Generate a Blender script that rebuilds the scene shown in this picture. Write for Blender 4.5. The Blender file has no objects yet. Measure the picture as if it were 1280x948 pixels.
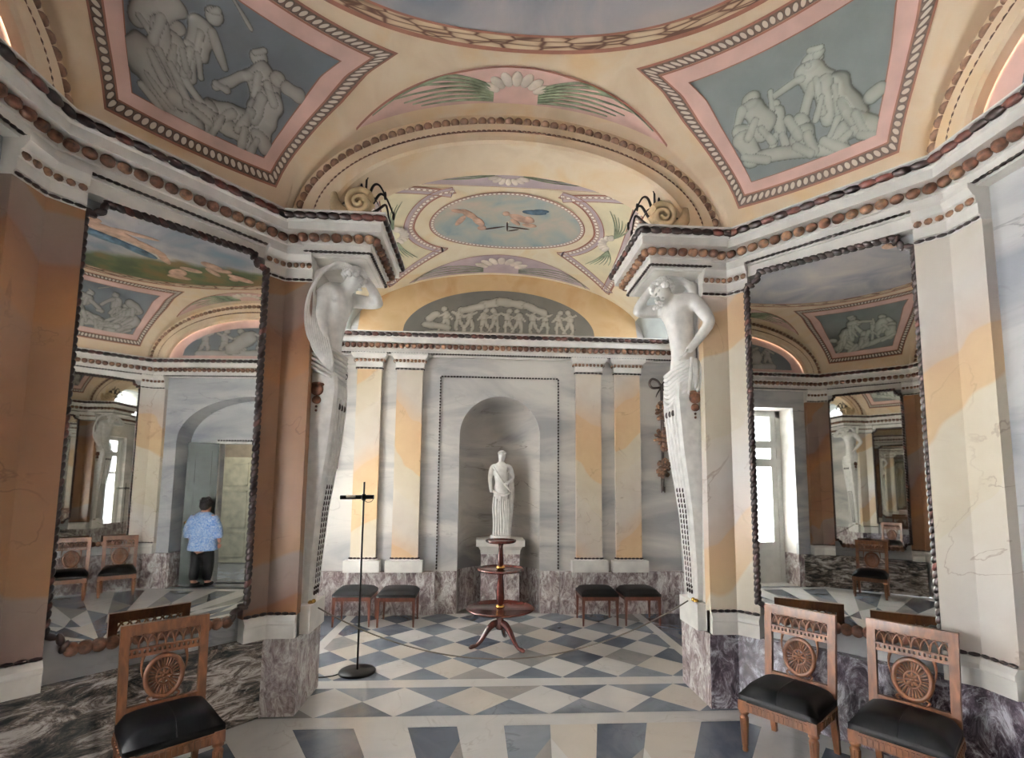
import bpy, bmesh, math, random
import numpy as np
from mathutils import Vector, Matrix
random.seed(7)
S = 1.17                       # everything is laid out in survey units, then scaled to metres
PI = math.pi
scene = bpy.context.scene
COL = scene.collection

# ------------------------------------------------------------------ materials
def lin(c):
    return tuple(((v/255)/12.92 if v/255 <= .04045 else ((v/255+.055)/1.055)**2.4) for v in c)
def rgba(c): return (*lin(c), 1)
class NT:
    def __init__(s, name):
        s.m = bpy.data.materials.new(name); s.m.use_nodes = True
        s.t = s.m.node_tree; s.t.nodes.clear()
        s.out = s.n('ShaderNodeOutputMaterial'); s.b = s.n('ShaderNodeBsdfPrincipled')
        s.l(s.b, 0, s.out, 0)
    def n(s, typ, **kw):
        nd = s.t.nodes.new(typ)
        for k, v in kw.items():
            if k.startswith('i_'):
                nd.inputs[k[2:].replace('_', ' ')].default_value = v
            else: setattr(nd, k, v)
        return nd
    def l(s, a, ao, b, bi):
        s.t.links.new(a.outputs[ao], b.inputs[bi])
    def coords(s, scale=(1,1,1), rot=(0,0,0), src='Object'):
        tc = s.n('ShaderNodeTexCoord'); mp = s.n('ShaderNodeMapping')
        mp.inputs['Scale'].default_value = scale; mp.inputs['Rotation'].default_value = rot
        s.l(tc, src, mp, 0); return mp
    def ramp(s, stops, interp='LINEAR'):
        r = s.n('ShaderNodeValToRGB'); cr = r.color_ramp; cr.interpolation = interp
        while len(cr.elements) > 1: cr.elements.remove(cr.elements[-1])
        cr.elements[0].position = stops[0][0]; cr.elements[0].color = rgba(stops[0][1])
        for p, c in stops[1:]:
            e = cr.elements.new(p); e.color = rgba(c)
        return r
    def mix(s, fac, a, b, mode='MIX'):
        m = s.n('ShaderNodeMix', data_type='RGBA', blend_type=mode)
        for i, v in ((0, fac), (6, a), (7, b)):
            if isinstance(v, tuple) and hasattr(v[0], 'outputs'): s.t.links.new(v[0].outputs[v[1]], m.inputs[i])
            elif i == 0: m.inputs[0].default_value = v
            else: m.inputs[i].default_value = rgba(v)
        return (m, 2)
    def done(s, col=None, rough=.5, metal=0, bump=None, bs=.2, bd=.01, coat=0, spec=.5):
        if col is not None:
            if hasattr(col[0], 'outputs'): s.t.links.new(col[0].outputs[col[1]], s.b.inputs['Base Color'])
            else: s.b.inputs['Base Color'].default_value = rgba(col)
        s.b.inputs['Roughness'].default_value = rough; s.b.inputs['Metallic'].default_value = metal
        s.b.inputs['Coat Weight'].default_value = coat
        s.b.inputs['Specular IOR Level'].default_value = spec
        if bump is not None:
            bp = s.n('ShaderNodeBump'); bp.inputs['Strength'].default_value = bs; bp.inputs['Distance'].default_value = bd
            s.t.links.new(bump[0].outputs[bump[1]], bp.inputs['Height']); s.l(bp, 0, s.b, 'Normal')
        return s.m
def plain(name, c, rough=.5, metal=0, var=.06, vs=6., **kw):
    t = NT(name); mp = t.coords()
    nz = t.n('ShaderNodeTexNoise', i_Scale=vs, i_Detail=4.); t.l(mp, 0, nz, 0)
    d = tuple(max(0, v*(1-var*2)) for v in c); e = tuple(min(255, v*(1+var)) for v in c)
    r = t.ramp([(.3, d), (.7, e)]); t.l(nz, 0, r, 0)
    return t.done((r, 0), rough, metal, **kw)
def vein_lines(t, mp, sc, width, dist=1.5):
    n2 = t.n('ShaderNodeTexNoise', i_Scale=sc, i_Detail=5., i_Distortion=dist); t.l(mp, 0, n2, 0)
    ab = t.n('ShaderNodeMath', operation='SUBTRACT'); t.l(n2, 0, ab, 0); ab.inputs[1].default_value = .5
    ab2 = t.n('ShaderNodeMath', operation='ABSOLUTE'); t.l(ab, 0, ab2, 0)
    mr = t.n('ShaderNodeMapRange'); t.l(ab2, 0, mr, 0); mr.inputs[1].default_value = 0; mr.inputs[2].default_value = width; mr.inputs[3].default_value = 1; mr.inputs[4].default_value = 0
    n3 = t.n('ShaderNodeTexNoise', i_Scale=sc*1.7, i_Detail=2.); t.l(mp, 0, n3, 0)
    m3 = t.n('ShaderNodeMapRange'); t.l(n3, 0, m3, 0); m3.inputs[1].default_value = .45; m3.inputs[2].default_value = .65
    mu = t.n('ShaderNodeMath', operation='MULTIPLY'); t.l(mr, 0, mu, 0); t.l(m3, 0, mu, 1)
    return mu
def marble_vein(name, base, vein, band, scale=1., rot=(0,.55,0), rough=.35, vamt=.75, bandamt=.5):
    """pale marble with soft slanting streaks and a few thin veins"""
    t = NT(name); mp = t.coords((scale*.55,scale*.55,scale*1.9), rot)
    n1 = t.n('ShaderNodeTexNoise', i_Scale=1.0, i_Detail=7., i_Distortion=.9, i_Roughness=.55); t.l(mp, 0, n1, 0)
    r1 = t.ramp([(.42, (0,0,0)), (.68, (255,255,255))]); t.l(n1, 0, r1, 0)
    mlt = t.n('ShaderNodeMath', operation='MULTIPLY'); t.l(r1, 0, mlt, 0); mlt.inputs[1].default_value = bandamt*1.5; mlt.use_clamp = True
    c1 = t.mix((mlt, 0), base, band)
    v = vein_lines(t, mp, 1.1, .012)
    m3 = t.n('ShaderNodeMath', operation='MULTIPLY'); t.l(v, 0, m3, 0); m3.inputs[1].default_value = vamt
    c2 = t.mix((m3, 0), c1, vein)
    return t.done(c2, rough)
def marble_band(name, stops, scale=1., rot=(0,.7,0), rough=.32, dist=2.2, seed=0., vein=(120,80,50)):
    """scagliola with broad slanting bands of different colour"""
    t = NT(name); mp = t.coords((scale,)*3, rot); mp.inputs['Location'].default_value = (seed, seed*.7, seed*1.3)
    nz = t.n('ShaderNodeTexNoise', i_Scale=.9, i_Detail=3., i_Distortion=.3); t.l(mp, 0, nz, 0)
    sep = t.n('ShaderNodeSeparateXYZ'); t.l(mp, 0, sep, 0)
    a = t.n('ShaderNodeMath', operation='MULTIPLY_ADD'); t.l(nz, 0, a, 0); a.inputs[1].default_value = dist; t.l(sep, 2, a, 2)
    fr = t.n('ShaderNodeMath', operation='FRACT'); t.l(a, 0, fr, 0)
    r = t.ramp(stops, 'LINEAR'); t.l(fr, 0, r, 0)
    n2 = t.n('ShaderNodeTexNoise', i_Scale=7., i_Detail=6., i_Distortion=.5); t.l(mp, 0, n2, 0)
    c = t.mix(.16, (r, 0), (n2, 0), 'OVERLAY')
    v = vein_lines(t, mp, 1.6, .010)
    m3 = t.n('ShaderNodeMath', operation='MULTIPLY'); t.l(v, 0, m3, 0); m3.inputs[1].default_value = .45
    c = t.mix((m3, 0), c, vein)
    return t.done(c, rough)
def marble_brec(name, stops, scale=8., vein=(215,210,205), rough=.3, stretch=(1,1,1), rot=(0,0,0), veinw=.05, vs=.6):
    t = NT(name); mp = t.coords(stretch, rot)
    n1 = t.n('ShaderNodeTexNoise', i_Scale=scale, i_Detail=7., i_Distortion=1.0, i_Roughness=.8); t.l(mp, 0, n1, 0)
    r = t.ramp(stops); t.l(n1, 0, r, 0)
    v = vein_lines(t, mp, scale*vs, veinw*.6, 2.)
    m3 = t.n('ShaderNodeMath', operation='MULTIPLY'); t.l(v, 0, m3, 0); m3.inputs[1].default_value = .7
    c = t.mix((m3, 0), (r, 0), vein)
    return t.done(c, rough)
def strip_rope(name, ground, light, line, n):
    """painted rope: rows of ovals along u"""
    t = NT(name); tc = t.n('ShaderNodeTexCoord'); sep = t.n('ShaderNodeSeparateXYZ'); t.l(tc, 'UV', sep, 0)
    mu = t.n('ShaderNodeMath', operation='MULTIPLY'); t.l(sep, 0, mu, 0); mu.inputs[1].default_value = n
    fr = t.n('ShaderNodeMath', operation='FRACT'); t.l(mu, 0, fr, 0)
    cx = t.n('ShaderNodeMath', operation='SUBTRACT'); t.l(fr, 0, cx, 0); cx.inputs[1].default_value = .5
    cy = t.n('ShaderNodeMath', operation='SUBTRACT'); t.l(sep, 1, cy, 0); cy.inputs[1].default_value = .5
    cb = t.n('ShaderNodeCombineXYZ'); t.l(cx, 0, cb, 0); t.l(cy, 0, cb, 1)
    ln = t.n('ShaderNodeVectorMath', operation='LENGTH'); t.l(cb, 0, ln, 0)
    r = t.ramp([(0, light), (.30, light), (.40, line), (.48, ground)]); t.l(ln, 1, r, 0)
    return t.done((r, 0), .7)
def strip_laurel(name):
    t = NT(name); tc = t.n('ShaderNodeTexCoord'); sep = t.n('ShaderNodeSeparateXYZ'); t.l(tc, 'UV', sep, 0)
    mu = t.n('ShaderNodeMath', operation='MULTIPLY'); t.l(sep, 0, mu, 0); mu.inputs[1].default_value = 62
    v3 = t.n('ShaderNodeMath', operation='MULTIPLY'); t.l(sep, 1, v3, 0); v3.inputs[1].default_value = 2.6
    cb = t.n('ShaderNodeCombineXYZ'); t.l(mu, 0, cb, 0); t.l(v3, 0, cb, 1)
    vo = t.n('ShaderNodeTexVoronoi', feature='DISTANCE_TO_EDGE', i_Scale=1., i_Randomness=.75); t.l(cb, 0, vo, 0)
    r = t.ramp([(0, (84,54,42)), (.03, (104,70,54)), (.10, (196,172,142)), (.3, (220,202,172))]); t.l(vo, 0, r, 0)
    return t.done((r, 0), .7)

M = {}
M['white'] = plain('white_plaster', (232,229,223), .45, var=.03)
M['statue'] = plain('white_statue_marble', (234,232,228), .4, var=.03, vs=14)
M['wallgrey'] = marble_vein('grey_wall_marble', (212,208,202), (138,132,128), (166,166,168), .8, vamt=.4, bandamt=.8)
M['wallblue'] = marble_vein('blue_grey_wall_marble', (202,202,203), (128,130,136), (156,160,168), 1.1, (.5,.3,0), bandamt=.65)
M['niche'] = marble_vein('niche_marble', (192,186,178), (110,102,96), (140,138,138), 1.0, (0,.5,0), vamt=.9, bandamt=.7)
PEACH = [(0,(212,200,180)),(.20,(210,197,174)),(.215,(212,182,142)),(.56,(208,176,140)),(.575,(206,182,158)),(.72,(205,194,182)),(.985,(212,201,184))]
M['peach'] = marble_band('peach_scagliola', PEACH, .62, (0,.7,0), seed=.3, dist=.75)
M['peach2'] = marble_band('peach_scagliola_mirrored', PEACH, .62, (0,-.7,0), seed=1.7, dist=.75)
M['peachR'] = marble_band('cream_peach_scagliola', [(0,(212,202,182)),(.3,(217,207,188)),(.315,(212,184,146)),(.52,(210,180,146)),(.535,(204,186,172)),(.75,(211,205,199)),(.98,(214,205,190))], .6, (.6,.5,0), seed=.9, dist=.9)
M['brown'] = marble_band('shaded_brown_ochre_scagliola', [(0,(148,108,78)),(.25,(152,112,80)),(.28,(160,112,70)),(.5,(138,96,70)),(.53,(134,108,98)),(.72,(146,128,116)),(.74,(156,118,84)),(.98,(148,108,80))], .62, (.5,.6,0), seed=2.4, dist=1.0, vein=(80,45,30))  # left pilasters: brown marbling, with some of their shade put into the colour
M['dado'] = marble_brec('purple_grey_dado_marble', [(.40,(116,100,102)),(.46,(150,136,136)),(.50,(174,162,160)),(.54,(196,189,187)),(.60,(226,224,222))], 9, rough=.25, stretch=(1,1,.55), rot=(0,.5,.3))
M['dadodark'] = marble_brec('dark_green_grey_dado_marble', [(.40,(36,40,42)),(.455,(78,78,76)),(.50,(118,106,98)),(.535,(162,152,146)),(.60,(220,216,212))], 6, rough=.2, stretch=(.5,.5,1.7), rot=(.25,.35,0), veinw=.02)
M['daddeep'] = marble_brec('deep_purple_dado_marble', [(.40,(46,40,50)),(.46,(82,72,82)),(.51,(116,106,116)),(.56,(166,164,174)),(.62,(216,216,224))], 8, vein=(206,206,214), rough=.22, stretch=(1,1,.6), rot=(0,.4,.3), veinw=.03)
M['cream'] = NT('cream_painted_plaster')
def _cream(t, a, b, c):
    mp = t.coords(); n1 = t.n('ShaderNodeTexNoise', i_Scale=2.2, i_Detail=6., i_Distortion=.6); t.l(mp, 0, n1, 0)
    r = t.ramp([(.3, a), (.5, b), (.68, c)]); t.l(n1, 0, r, 0)
    return t.done((r, 0), .75)
M['cream'] = _cream(M['cream'], (219,196,166), (230,210,183), (228,199,158))
M['cream2'] = _cream(NT('bay_vault_plaster'), (226,210,178), (232,220,194), (228,206,162))
M['orange'] = _cream(NT('ochre_plaster'), (204,172,126), (212,182,138), (202,162,116))
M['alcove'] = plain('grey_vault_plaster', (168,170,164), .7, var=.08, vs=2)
M['pink'] = plain('pink_paint', (224,188,178), .75, var=.05, vs=3)
M['redline'] = plain('red_brown_paint', (160,108,90), .75)
M['lilac'] = plain('lilac_paint', (190,172,176), .75, var=.05, vs=3)
M['paleyel'] = plain('pale_yellow_paint', (232,222,190), .75, var=.03, vs=3)
M['greenp'] = plain('sage_green_paint', (150,160,132), .75, var=.12, vs=8)
M['shellp'] = plain('painted_shell_cream', (226,214,200), .75)
M['rope'] = strip_rope('painted_rope_border', (108,86,74), (214,204,190), (52,38,32), 118.)
M['rope2'] = strip_rope('pale_rope_border', (196,172,160), (240,232,220), (120,80,70), 96.)
M['laurel'] = strip_laurel('painted_laurel_border')
M['skin'] = plain('painted_flesh', (200,164,142), .75, var=.1, vs=9)
M['bluep'] = plain('painted_blue_drapery', (88,114,134), .75, var=.2, vs=9)
M['darkline'] = plain('dark_paint_line', (70,50,44), .75)
def _relief(name, ground, edge, fig):
    t = NT(name); at = t.n('ShaderNodeAttribute', attribute_name='fig')
    mp = t.coords(); nz = t.n('ShaderNodeTexNoise', i_Scale=4., i_Detail=5.); t.l(mp, 0, nz, 0)
    r = t.ramp([(0, ground), (.004, ground), (.02, edge), (.22, tuple(int(v*.9) for v in fig)), (.5, fig), (1, tuple(min(255, v+14) for v in fig))]); t.l(at, 2, r, 0)
    c = t.mix(.25, (r, 0), (nz, 0), 'OVERLAY')
    return t.done(c, .75)
M['grisR'] = _relief('grisaille_green_grey', (132,140,138), (92,96,92), (172,176,166))
M['grisL'] = _relief('grisaille_blue_grey', (116,122,128), (80,80,78), (160,157,151))
M['grisB'] = _relief('grisaille_dark_grey', (120,117,108), (84,80,74), (170,164,150))
M['shellbrown'] = plain('brown_scallop_shell', (112,76,58), .55, var=.25, vs=25)
M['shellmid'] = plain('tan_scallop_shell', (140,104,80), .55, var=.25, vs=25)
M['shelldark'] = plain('dark_mussel_shell', (50,34,32), .4, var=.25, vs=25)
M['shellred'] = plain('reddish_mussel_shell', (92,52,44), .45, var=.25, vs=25)
M['bead'] = plain('dark_bead_chain', (52,40,36), .5)
M['archshell'] = plain('painted_archivolt_shell', (150,116,96), .6, var=.15, vs=20)
M['floorwhite'] = marble_vein('white_floor_marble', (212,210,206), (150,140,130), (190,190,190), 2.2, (0,.2,.7), .16, vamt=.4, bandamt=.5)
M['floorwarm'] = marble_vein('warm_floor_marble', (206,199,188), (170,150,130), (192,186,178), 2.4, (0,.2,.3), .16, vamt=.5)
M['floorgrey'] = marble_vein('grey_floor_marble', (106,114,126), (72,78,90), (140,146,154), 2.5, (.2,.2,1.2), .15, vamt=.5, bandamt=.7)
M['floordark'] = marble_vein('dark_floor_marble', (78,86,100), (52,58,70), (112,120,132), 3., (.2,.2,.4), .15, vamt=.5, bandamt=.7)
M['floortan'] = marble_vein('grey_tan_floor_marble', (140,140,140), (100,100,104), (164,160,154), 3., (.1,.2,.9), .16, vamt=.5, bandamt=.7)
def _wood(name, a, b, rough=.42, sc=6.):
    t = NT(name); mp = t.coords((1,1,.25)); w = t.n('ShaderNodeTexNoise', i_Scale=sc*4, i_Detail=5., i_Distortion=1.); t.l(mp, 0, w, 0)
    r = t.ramp([(.3, a), (.7, b)]); t.l(w, 0, r, 0)
    return t.done((r, 0), rough, coat=.1)
M['wood'] = _wood('chair_cherry_wood', (84,50,30), (132,84,52))
M['woodred'] = _wood('stool_red_wood', (86,44,32), (118,66,48))
M['mahog'] = _wood('mahogany', (58,24,20), (92,42,34), .2)
M['leather'] = plain('black_leather', (9,9,12), .5, var=.1, vs=60, spec=.22)
M['brass'] = plain('brass', (196,156,84), .25, 1.)
M['black'] = plain('black_metal', (22,20,20), .3, .6)
M['cable'] = plain('black_cable', (20,20,20), .6)
M['ropegrey'] = plain('grey_barrier_rope', (104,96,86), .7)
M['doorgreen'] = plain('dark_green_door_paint', (66,76,72), .45)
M['doorpale'] = plain('pale_door_paint', (150,148,130), .5)
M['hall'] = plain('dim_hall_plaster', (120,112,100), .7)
M['frame'] = plain('white_window_paint', (226,226,222), .4, var=.02)
M['reed'] = plain('dark_iron_reed', (44,34,30), .5)
M['scroll'] = plain('ochre_stone_scroll', (206,180,140), .6, var=.08)
M['garland'] = plain('brown_shell_garland', (104,78,62), .6, var=.3, vs=30)
M['ribbon'] = plain('dark_brown_ribbon', (58,46,42), .6)
M['hair'] = plain('dark_hair', (34,28,28), .6)
M['fleshp'] = plain('skin', (196,140,118), .5)
M['trouser'] = plain('black_trouser_cloth', (24,24,28), .8)
def _shirt():
    t = NT('blue_and_white_print_cloth'); mp = t.coords()
    n1 = t.n('ShaderNodeTexNoise', i_Scale=26., i_Detail=2., i_Distortion=2.5); t.l(mp, 0, n1, 0)
    r = t.ramp([(.40, (92,136,206)), (.5, (150,182,226)), (.56, (226,234,244)), (.66, (84,124,196))]); t.l(n1, 0, r, 0)
    return t.done((r, 0), .8)
M['shirt'] = _shirt()
def _mirror(name, spots):
    t = NT(name); mp = t.coords()
    n1 = t.n('ShaderNodeTexNoise', i_Scale=9., i_Detail=6.); t.l(mp, 0, n1, 0)
    n2 = t.n('ShaderNodeTexNoise', i_Scale=1.6, i_Detail=2.); t.l(mp, 0, n2, 0)
    ad = t.n('ShaderNodeMath', operation='ADD'); t.l(n1, 0, ad, 0); t.l(n2, 0, ad, 1)
    r = t.ramp([(0, (226,226,222)), (spots, (226,226,222)), (spots+.012, (24,24,22))]); 
    dv = t.n('ShaderNodeMath', operation='MULTIPLY'); t.l(ad, 0, dv, 0); dv.inputs[1].default_value = .5; t.l(dv, 0, r, 0)
    return t.done((r, 0), .015, 1.)
M['mirror'] = _mirror('antique_mirror_glass', .655)
M['glass'] = NT('window_glass'); _g = M['glass']; _g.b.inputs['Transmission Weight'].default_value = 1.; M['glass'] = _g.done((250,252,252), .0)
def _sky_paint():
    """ceiling fresco: lilac grey clouds, blue sky, green hill band toward the front of the room"""
    t = NT('ceiling_fresco_clouds'); mp = t.coords()
    n1 = t.n('ShaderNodeTexNoise', i_Scale=1.1, i_Detail=6., i_Distortion=.8); t.l(mp, 0, n1, 0)
    r = t.ramp([(.3, (122,140,152)), (.42, (144,148,156)), (.52, (168,166,170)), (.62, (186,178,176)), (.75, (206,196,184))]); t.l(n1, 0, r, 0)
    n2 = t.n('ShaderNodeTexNoise', i_Scale=2.5, i_Detail=5.); t.l(mp, 0, n2, 0)
    g = t.ramp([(.3, (62,78,54)), (.5, (98,108,70)), (.65, (132,110,70))]); t.l(n2, 0, g, 0)
    sep = t.n('ShaderNodeSeparateXYZ'); t.l(mp, 0, sep, 0)
    # distance from the disc centre toward the front-right rim
    dt = t.n('ShaderNodeVectorMath', operation='DOT_PRODUCT'); t.l(mp, 0, dt, 0); dt.inputs[1].default_value = (.95, -.31, 0)
    a = t.n('ShaderNodeMath', operation='MULTIPLY_ADD'); t.l(n2, 0, a, 0); a.inputs[1].default_value = .5; t.l(dt, 1, a, 2)
    mr = t.n('ShaderNodeMapRange'); t.l(a, 0, mr, 0); mr.inputs[1].default_value = 1.50; mr.inputs[2].default_value = 1.68
    c = t.mix((mr, 0), (r, 0), (g, 0))
    return t.done(c, .75)
M['fresco'] = _sky_paint()
def _oval_paint():
    t = NT('oval_fresco_sky'); mp = t.coords()
    n1 = t.n('ShaderNodeTexNoise', i_Scale=2.4, i_Detail=5., i_Distortion=.5); t.l(mp, 0, n1, 0)
    r = t.ramp([(.32, (140,158,164)), (.46, (164,172,168)), (.58, (182,178,164)), (.72, (202,180,166))]); t.l(n1, 0, r, 0)
    return t.done((r, 0), .75)
M['oval'] = _oval_paint()

# ------------------------------------------------------------------ mesh helpers
class MB:
    def __init__(s): s.v = []; s.f = []; s.mi = []; s.sm = []; s.uv = {}
    def add(s, vs, fs, mi=0, smooth=False, uvs=None):
        o = len(s.v); s.v += [tuple(map(float, v)) for v in vs]
        for k, f in enumerate(fs):
            s.f.append(tuple(i+o for i in f)); s.mi.append(mi); s.sm.append(smooth)
            if uvs: s.uv[len(s.f)-1] = [uvs[i] for i in f]
        return s
    def box(s, c, d, mi=0, mat=None):
        vs = []
        for z in (-.5,.5):
            for y in (-.5,.5):
                for x in (-.5,.5):
                    p = Vector((x*d[0], y*d[1], z*d[2]))
                    if mat is not None: p = mat @ p
                    vs.append((c[0]+p[0], c[1]+p[1], c[2]+p[2]))
        return s.add(vs, [(0,2,3,1),(4,5,7,6),(0,1,5,4),(2,6,7,3),(0,4,6,2),(1,3,7,5)], mi)
    def taper(s, c0, d0, c1, d1, mi=0):
        vs = []
        for c, d in ((c0,d0),(c1,d1)):
            for y in (-.5,.5):
                for x in (-.5,.5): vs.append((c[0]+x*d[0], c[1]+y*d[1], c[2]))
        return s.add(vs, [(0,2,3,1),(4,5,7,6),(0,1,5,4),(2,6,7,3),(0,4,6,2),(1,3,7,5)], mi)
    def prism(s, poly, z0, z1, mi=0):
        n = len(poly); vs = [(x,y,z0) for x,y in poly]+[(x,y,z1) for x,y in poly]
        fs = [tuple(range(n-1,-1,-1)), tuple(range(n,2*n))]+[(i,(i+1)%n,n+(i+1)%n,n+i) for i in range(n)]
        return s.add(vs, fs, mi)
    def lathe(s, prof, n=24, c=(0,0,0), mi=0, smooth=True):
        vs = []; fs = []
        for r,z in prof:
            for k in range(n):
                a = 2*PI*k/n; vs.append((c[0]+r*math.cos(a), c[1]+r*math.sin(a), c[2]+z))
        for i in range(len(prof)-1):
            for k in range(n): fs.append((i*n+k, i*n+(k+1)%n, (i+1)*n+(k+1)%n, (i+1)*n+k))
        s.add(vs, fs, mi, smooth)
        return s.add([(v) for v in vs[:n]], [tuple(range(n-1,-1,-1))], mi).add(vs[-n:], [tuple(range(n))], mi)
    def tube(s, pts, r, n=8, mi=0, closed=False, flat=1.):
        pts = [Vector(p) for p in pts]; m = len(pts)
        rs = list(r) if hasattr(r, '__len__') else [r]*m
        if 3 <= m <= 9 and not closed:           # smooth the path through its points
            q = []; rq = []
            for i in range(m-1):
                p0, p1, p2, p3 = pts[max(0,i-1)], pts[i], pts[i+1], pts[min(m-1,i+2)]
                for k in range(4):
                    f = k/4; q.append(.5*((2*p1)+(p2-p0)*f+(2*p0-5*p1+4*p2-p3)*f*f+(3*p1-p0-3*p2+p3)*f**3)); rq.append(rs[i]+(rs[i+1]-rs[i])*f)
            q.append(pts[-1]); rq.append(rs[-1]); pts, rs, m = q, rq, len(q)
        up = Vector((0,0,1)); vs = []; prev = None
        for i, p in enumerate(pts):
            a = pts[(i-1) % m] if (i > 0 or closed) else p; b = pts[(i+1) % m] if (i < m-1 or closed) else p
            t = (b-a)
            t = t.normalized() if t.length > 1e-9 else Vector((0,0,1))
            if prev is None:
                x = t.cross(up)
                if x.length < .05: x = t.cross(Vector((1,0,0)))
                x.normalize()
            else:
                x = prev - t*prev.dot(t); x.normalize()
            prev = x; y = t.cross(x)
            for k in range(n):
                g = 2*PI*k/n; vs.append(p + (x*math.cos(g) + y*math.sin(g)*flat)*rs[i])
        fs = []
        for i in range(m if closed else m-1):
            j = (i+1) % m
            for k in range(n): fs.append((i*n+k, i*n+(k+1)%n, j*n+(k+1)%n, j*n+k))
        s.add(vs, fs, mi, True)
        if not closed:
            s.add(vs[:n], [tuple(range(n-1,-1,-1))], mi); s.add(vs[-n:], [tuple(range(n))], mi)
        return s
    def blob(s, c, t, u, w, a, b, d, nu=8, nv=5, mi=0, ridge=0):
        """ellipsoid, axes t,u,w with radii a,b,d"""
        c = Vector(c); t = Vector(t); u = Vector(u); w = Vector(w); vs = []; fs = []
        for i in range(nv+1):
            th = PI*i/nv
            for k in range(nu):
                ph = 2*PI*k/nu; rr = 1+ridge*math.cos(ph*nu/2)
                vs.append(c + t*(a*math.cos(th)) + u*(b*math.sin(th)*math.cos(ph)*rr) + w*(d*math.sin(th)*math.sin(ph)*rr))
        for i in range(nv):
            for k in range(nu): fs.append((i*nu+k, i*nu+(k+1)%nu, (i+1)*nu+(k+1)%nu, (i+1)*nu+k))
        return s.add(vs, fs, mi, True)
    def ball(s, c, r, n=10, mi=0): 
        r = r if hasattr(r, '__len__') else (r,r,r)
        return s.blob(c, (0,0,1), (1,0,0), (0,1,0), r[2], r[0], r[1], n, max(5, n//2+1), mi)
    def grid(s, P, mi=0, smooth=True, uv=True, flip=False):
        nu = len(P); nv = len(P[0]); vs = [p for row in P for p in row]
        cl = [0.]
        for i in range(1, nu): cl.append(cl[-1]+math.dist(P[i][nv//2], P[i-1][nv//2]))
        cl = [c/max(1e-9, cl[-1]) for c in cl]
        fs = [((i*nv+j),(i*nv+j+1),((i+1)*nv+j+1),((i+1)*nv+j)) for i in range(nu-1) for j in range(nv-1)]
        if flip: fs = [f[::-1] for f in fs]
        uvs = [(cl[i], j/(nv-1)) for i in range(nu) for j in range(nv)] if uv else None
        return s.add(vs, fs, mi, smooth, uvs)
    def sweep(s, prof, path, closed=False, mi=0, caps=True, mis=None):
        rows = [offset_path(path, p, closed) for p, z in prof]
        n = len(path); m = len(prof)
        vs = [(rows[j][i][0], rows[j][i][1], prof[j][1]) for i in range(n) for j in range(m)]
        for i in range(n if closed else n-1):
            k = (i+1) % n
            for j in range(m-1):
                s.add([vs[i*m+j], vs[k*m+j], vs[k*m+j+1], vs[i*m+j+1]], [(0,1,2,3)], mis[j] if mis else mi)
        if not closed and caps:
            s.add(vs[:m], [tuple(range(m))], mi); s.add(vs[-m:], [tuple(range(m-1,-1,-1))], mi)
        return s
    def build(s, name, mats, parent=None, attr=None):
        me = bpy.data.meshes.new(name); me.from_pydata(s.v, [], s.f)
        mats = mats if isinstance(mats, (list, tuple)) else [mats]
        for m in mats: me.materials.append(m)
        me.polygons.foreach_set('material_index', s.mi); me.polygons.foreach_set('use_smooth', s.sm)
        if s.uv:
            ul = me.uv_layers.new(name='UVMap')
            for p in me.polygons:
                if p.index in s.uv:
                    for li, uvc in zip(p.loop_indices, s.uv[p.index]): ul.data[li].uv = uvc
        if attr is not None:
            at = me.attributes.new('fig', 'FLOAT', 'POINT'); at.data.foreach_set('value', attr)
        me.validate(); me.update()
        o = bpy.data.objects.new(name, me); COL.objects.link(o)
        if parent: o.parent = parent
        return o
def offset_path(path, p, closed):
    n = len(path); out = []
    def nrm(a, b):
        d = (b[0]-a[0], b[1]-a[1]); L = math.hypot(*d); return (-d[1]/L, d[0]/L)
    for i in range(n):
        n1 = nrm(path[i-1], path[i]) if (i > 0 or closed) else None
        n2 = nrm(path[i], path[(i+1) % n]) if (i < n-1 or closed) else None
        n1 = n1 or n2; n2 = n2 or n1
        k = 1+n1[0]*n2[0]+n1[1]*n2[1]; k = max(k, .15)
        out.append((path[i][0]+p*(n1[0]+n2[0])/k, path[i][1]+p*(n1[1]+n2[1])/k))
    return out
def chain(mb, pts, closed, spacing, a, b, d, mi=0, nu=8, nv=5, ridge=0, mi2=None, up=None, tilt=0):
    """a string of shells along a 3D polyline; a along, b up, d out"""
    pts = [Vector(p) for p in pts]
    segs = list(zip(pts, pts[1:]+([pts[0]] if closed else [])))
    if not closed: segs = segs[:len(pts)-1]
    # walk continuous
    for p, q in segs:
        L = (q-p).length
        if L < spacing*.4: continue
        n = max(1, round(L/spacing)); t = (q-p).normalized()
        u = Vector((0,0,1)) if up is None else Vector(up)
        u = (u - t*u.dot(t)).normalized(); w = t.cross(u)
        for k in range(n):
            c = p+(q-p)*((k+.5)/n)
            tt, uu = t, u
            if tilt: tt = (t*math.cos(tilt)+u*math.sin(tilt)); uu = (u*math.cos(tilt)-t*math.sin(tilt))
            m = mi if (mi2 is None or random.random() < .6) else mi2
            j = random.uniform(.92, 1.08)
            mb.blob(c, tt, uu, w, a*L/n/spacing, b*j, d*j, nu, nv, m, ridge)
def sub_arc(pts, closed, spacing):
    """resample a dense polyline to equal steps"""
    pts = [Vector(p) for p in pts]
    if closed: pts = pts+[pts[0]]
    L = [0]
    for a, b in zip(pts, pts[1:]): L.append(L[-1]+(b-a).length)
    n = max(2, round(L[-1]/spacing)); out = []; j = 0
    for k in range(n+(0 if closed else 1)):
        s = L[-1]*k/n
        while j < len(L)-2 and L[j+1] < s: j += 1
        f = (s-L[j])/max(1e-9, L[j+1]-L[j]); out.append(pts[j].lerp(pts[j+1], f))
    return out
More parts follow.
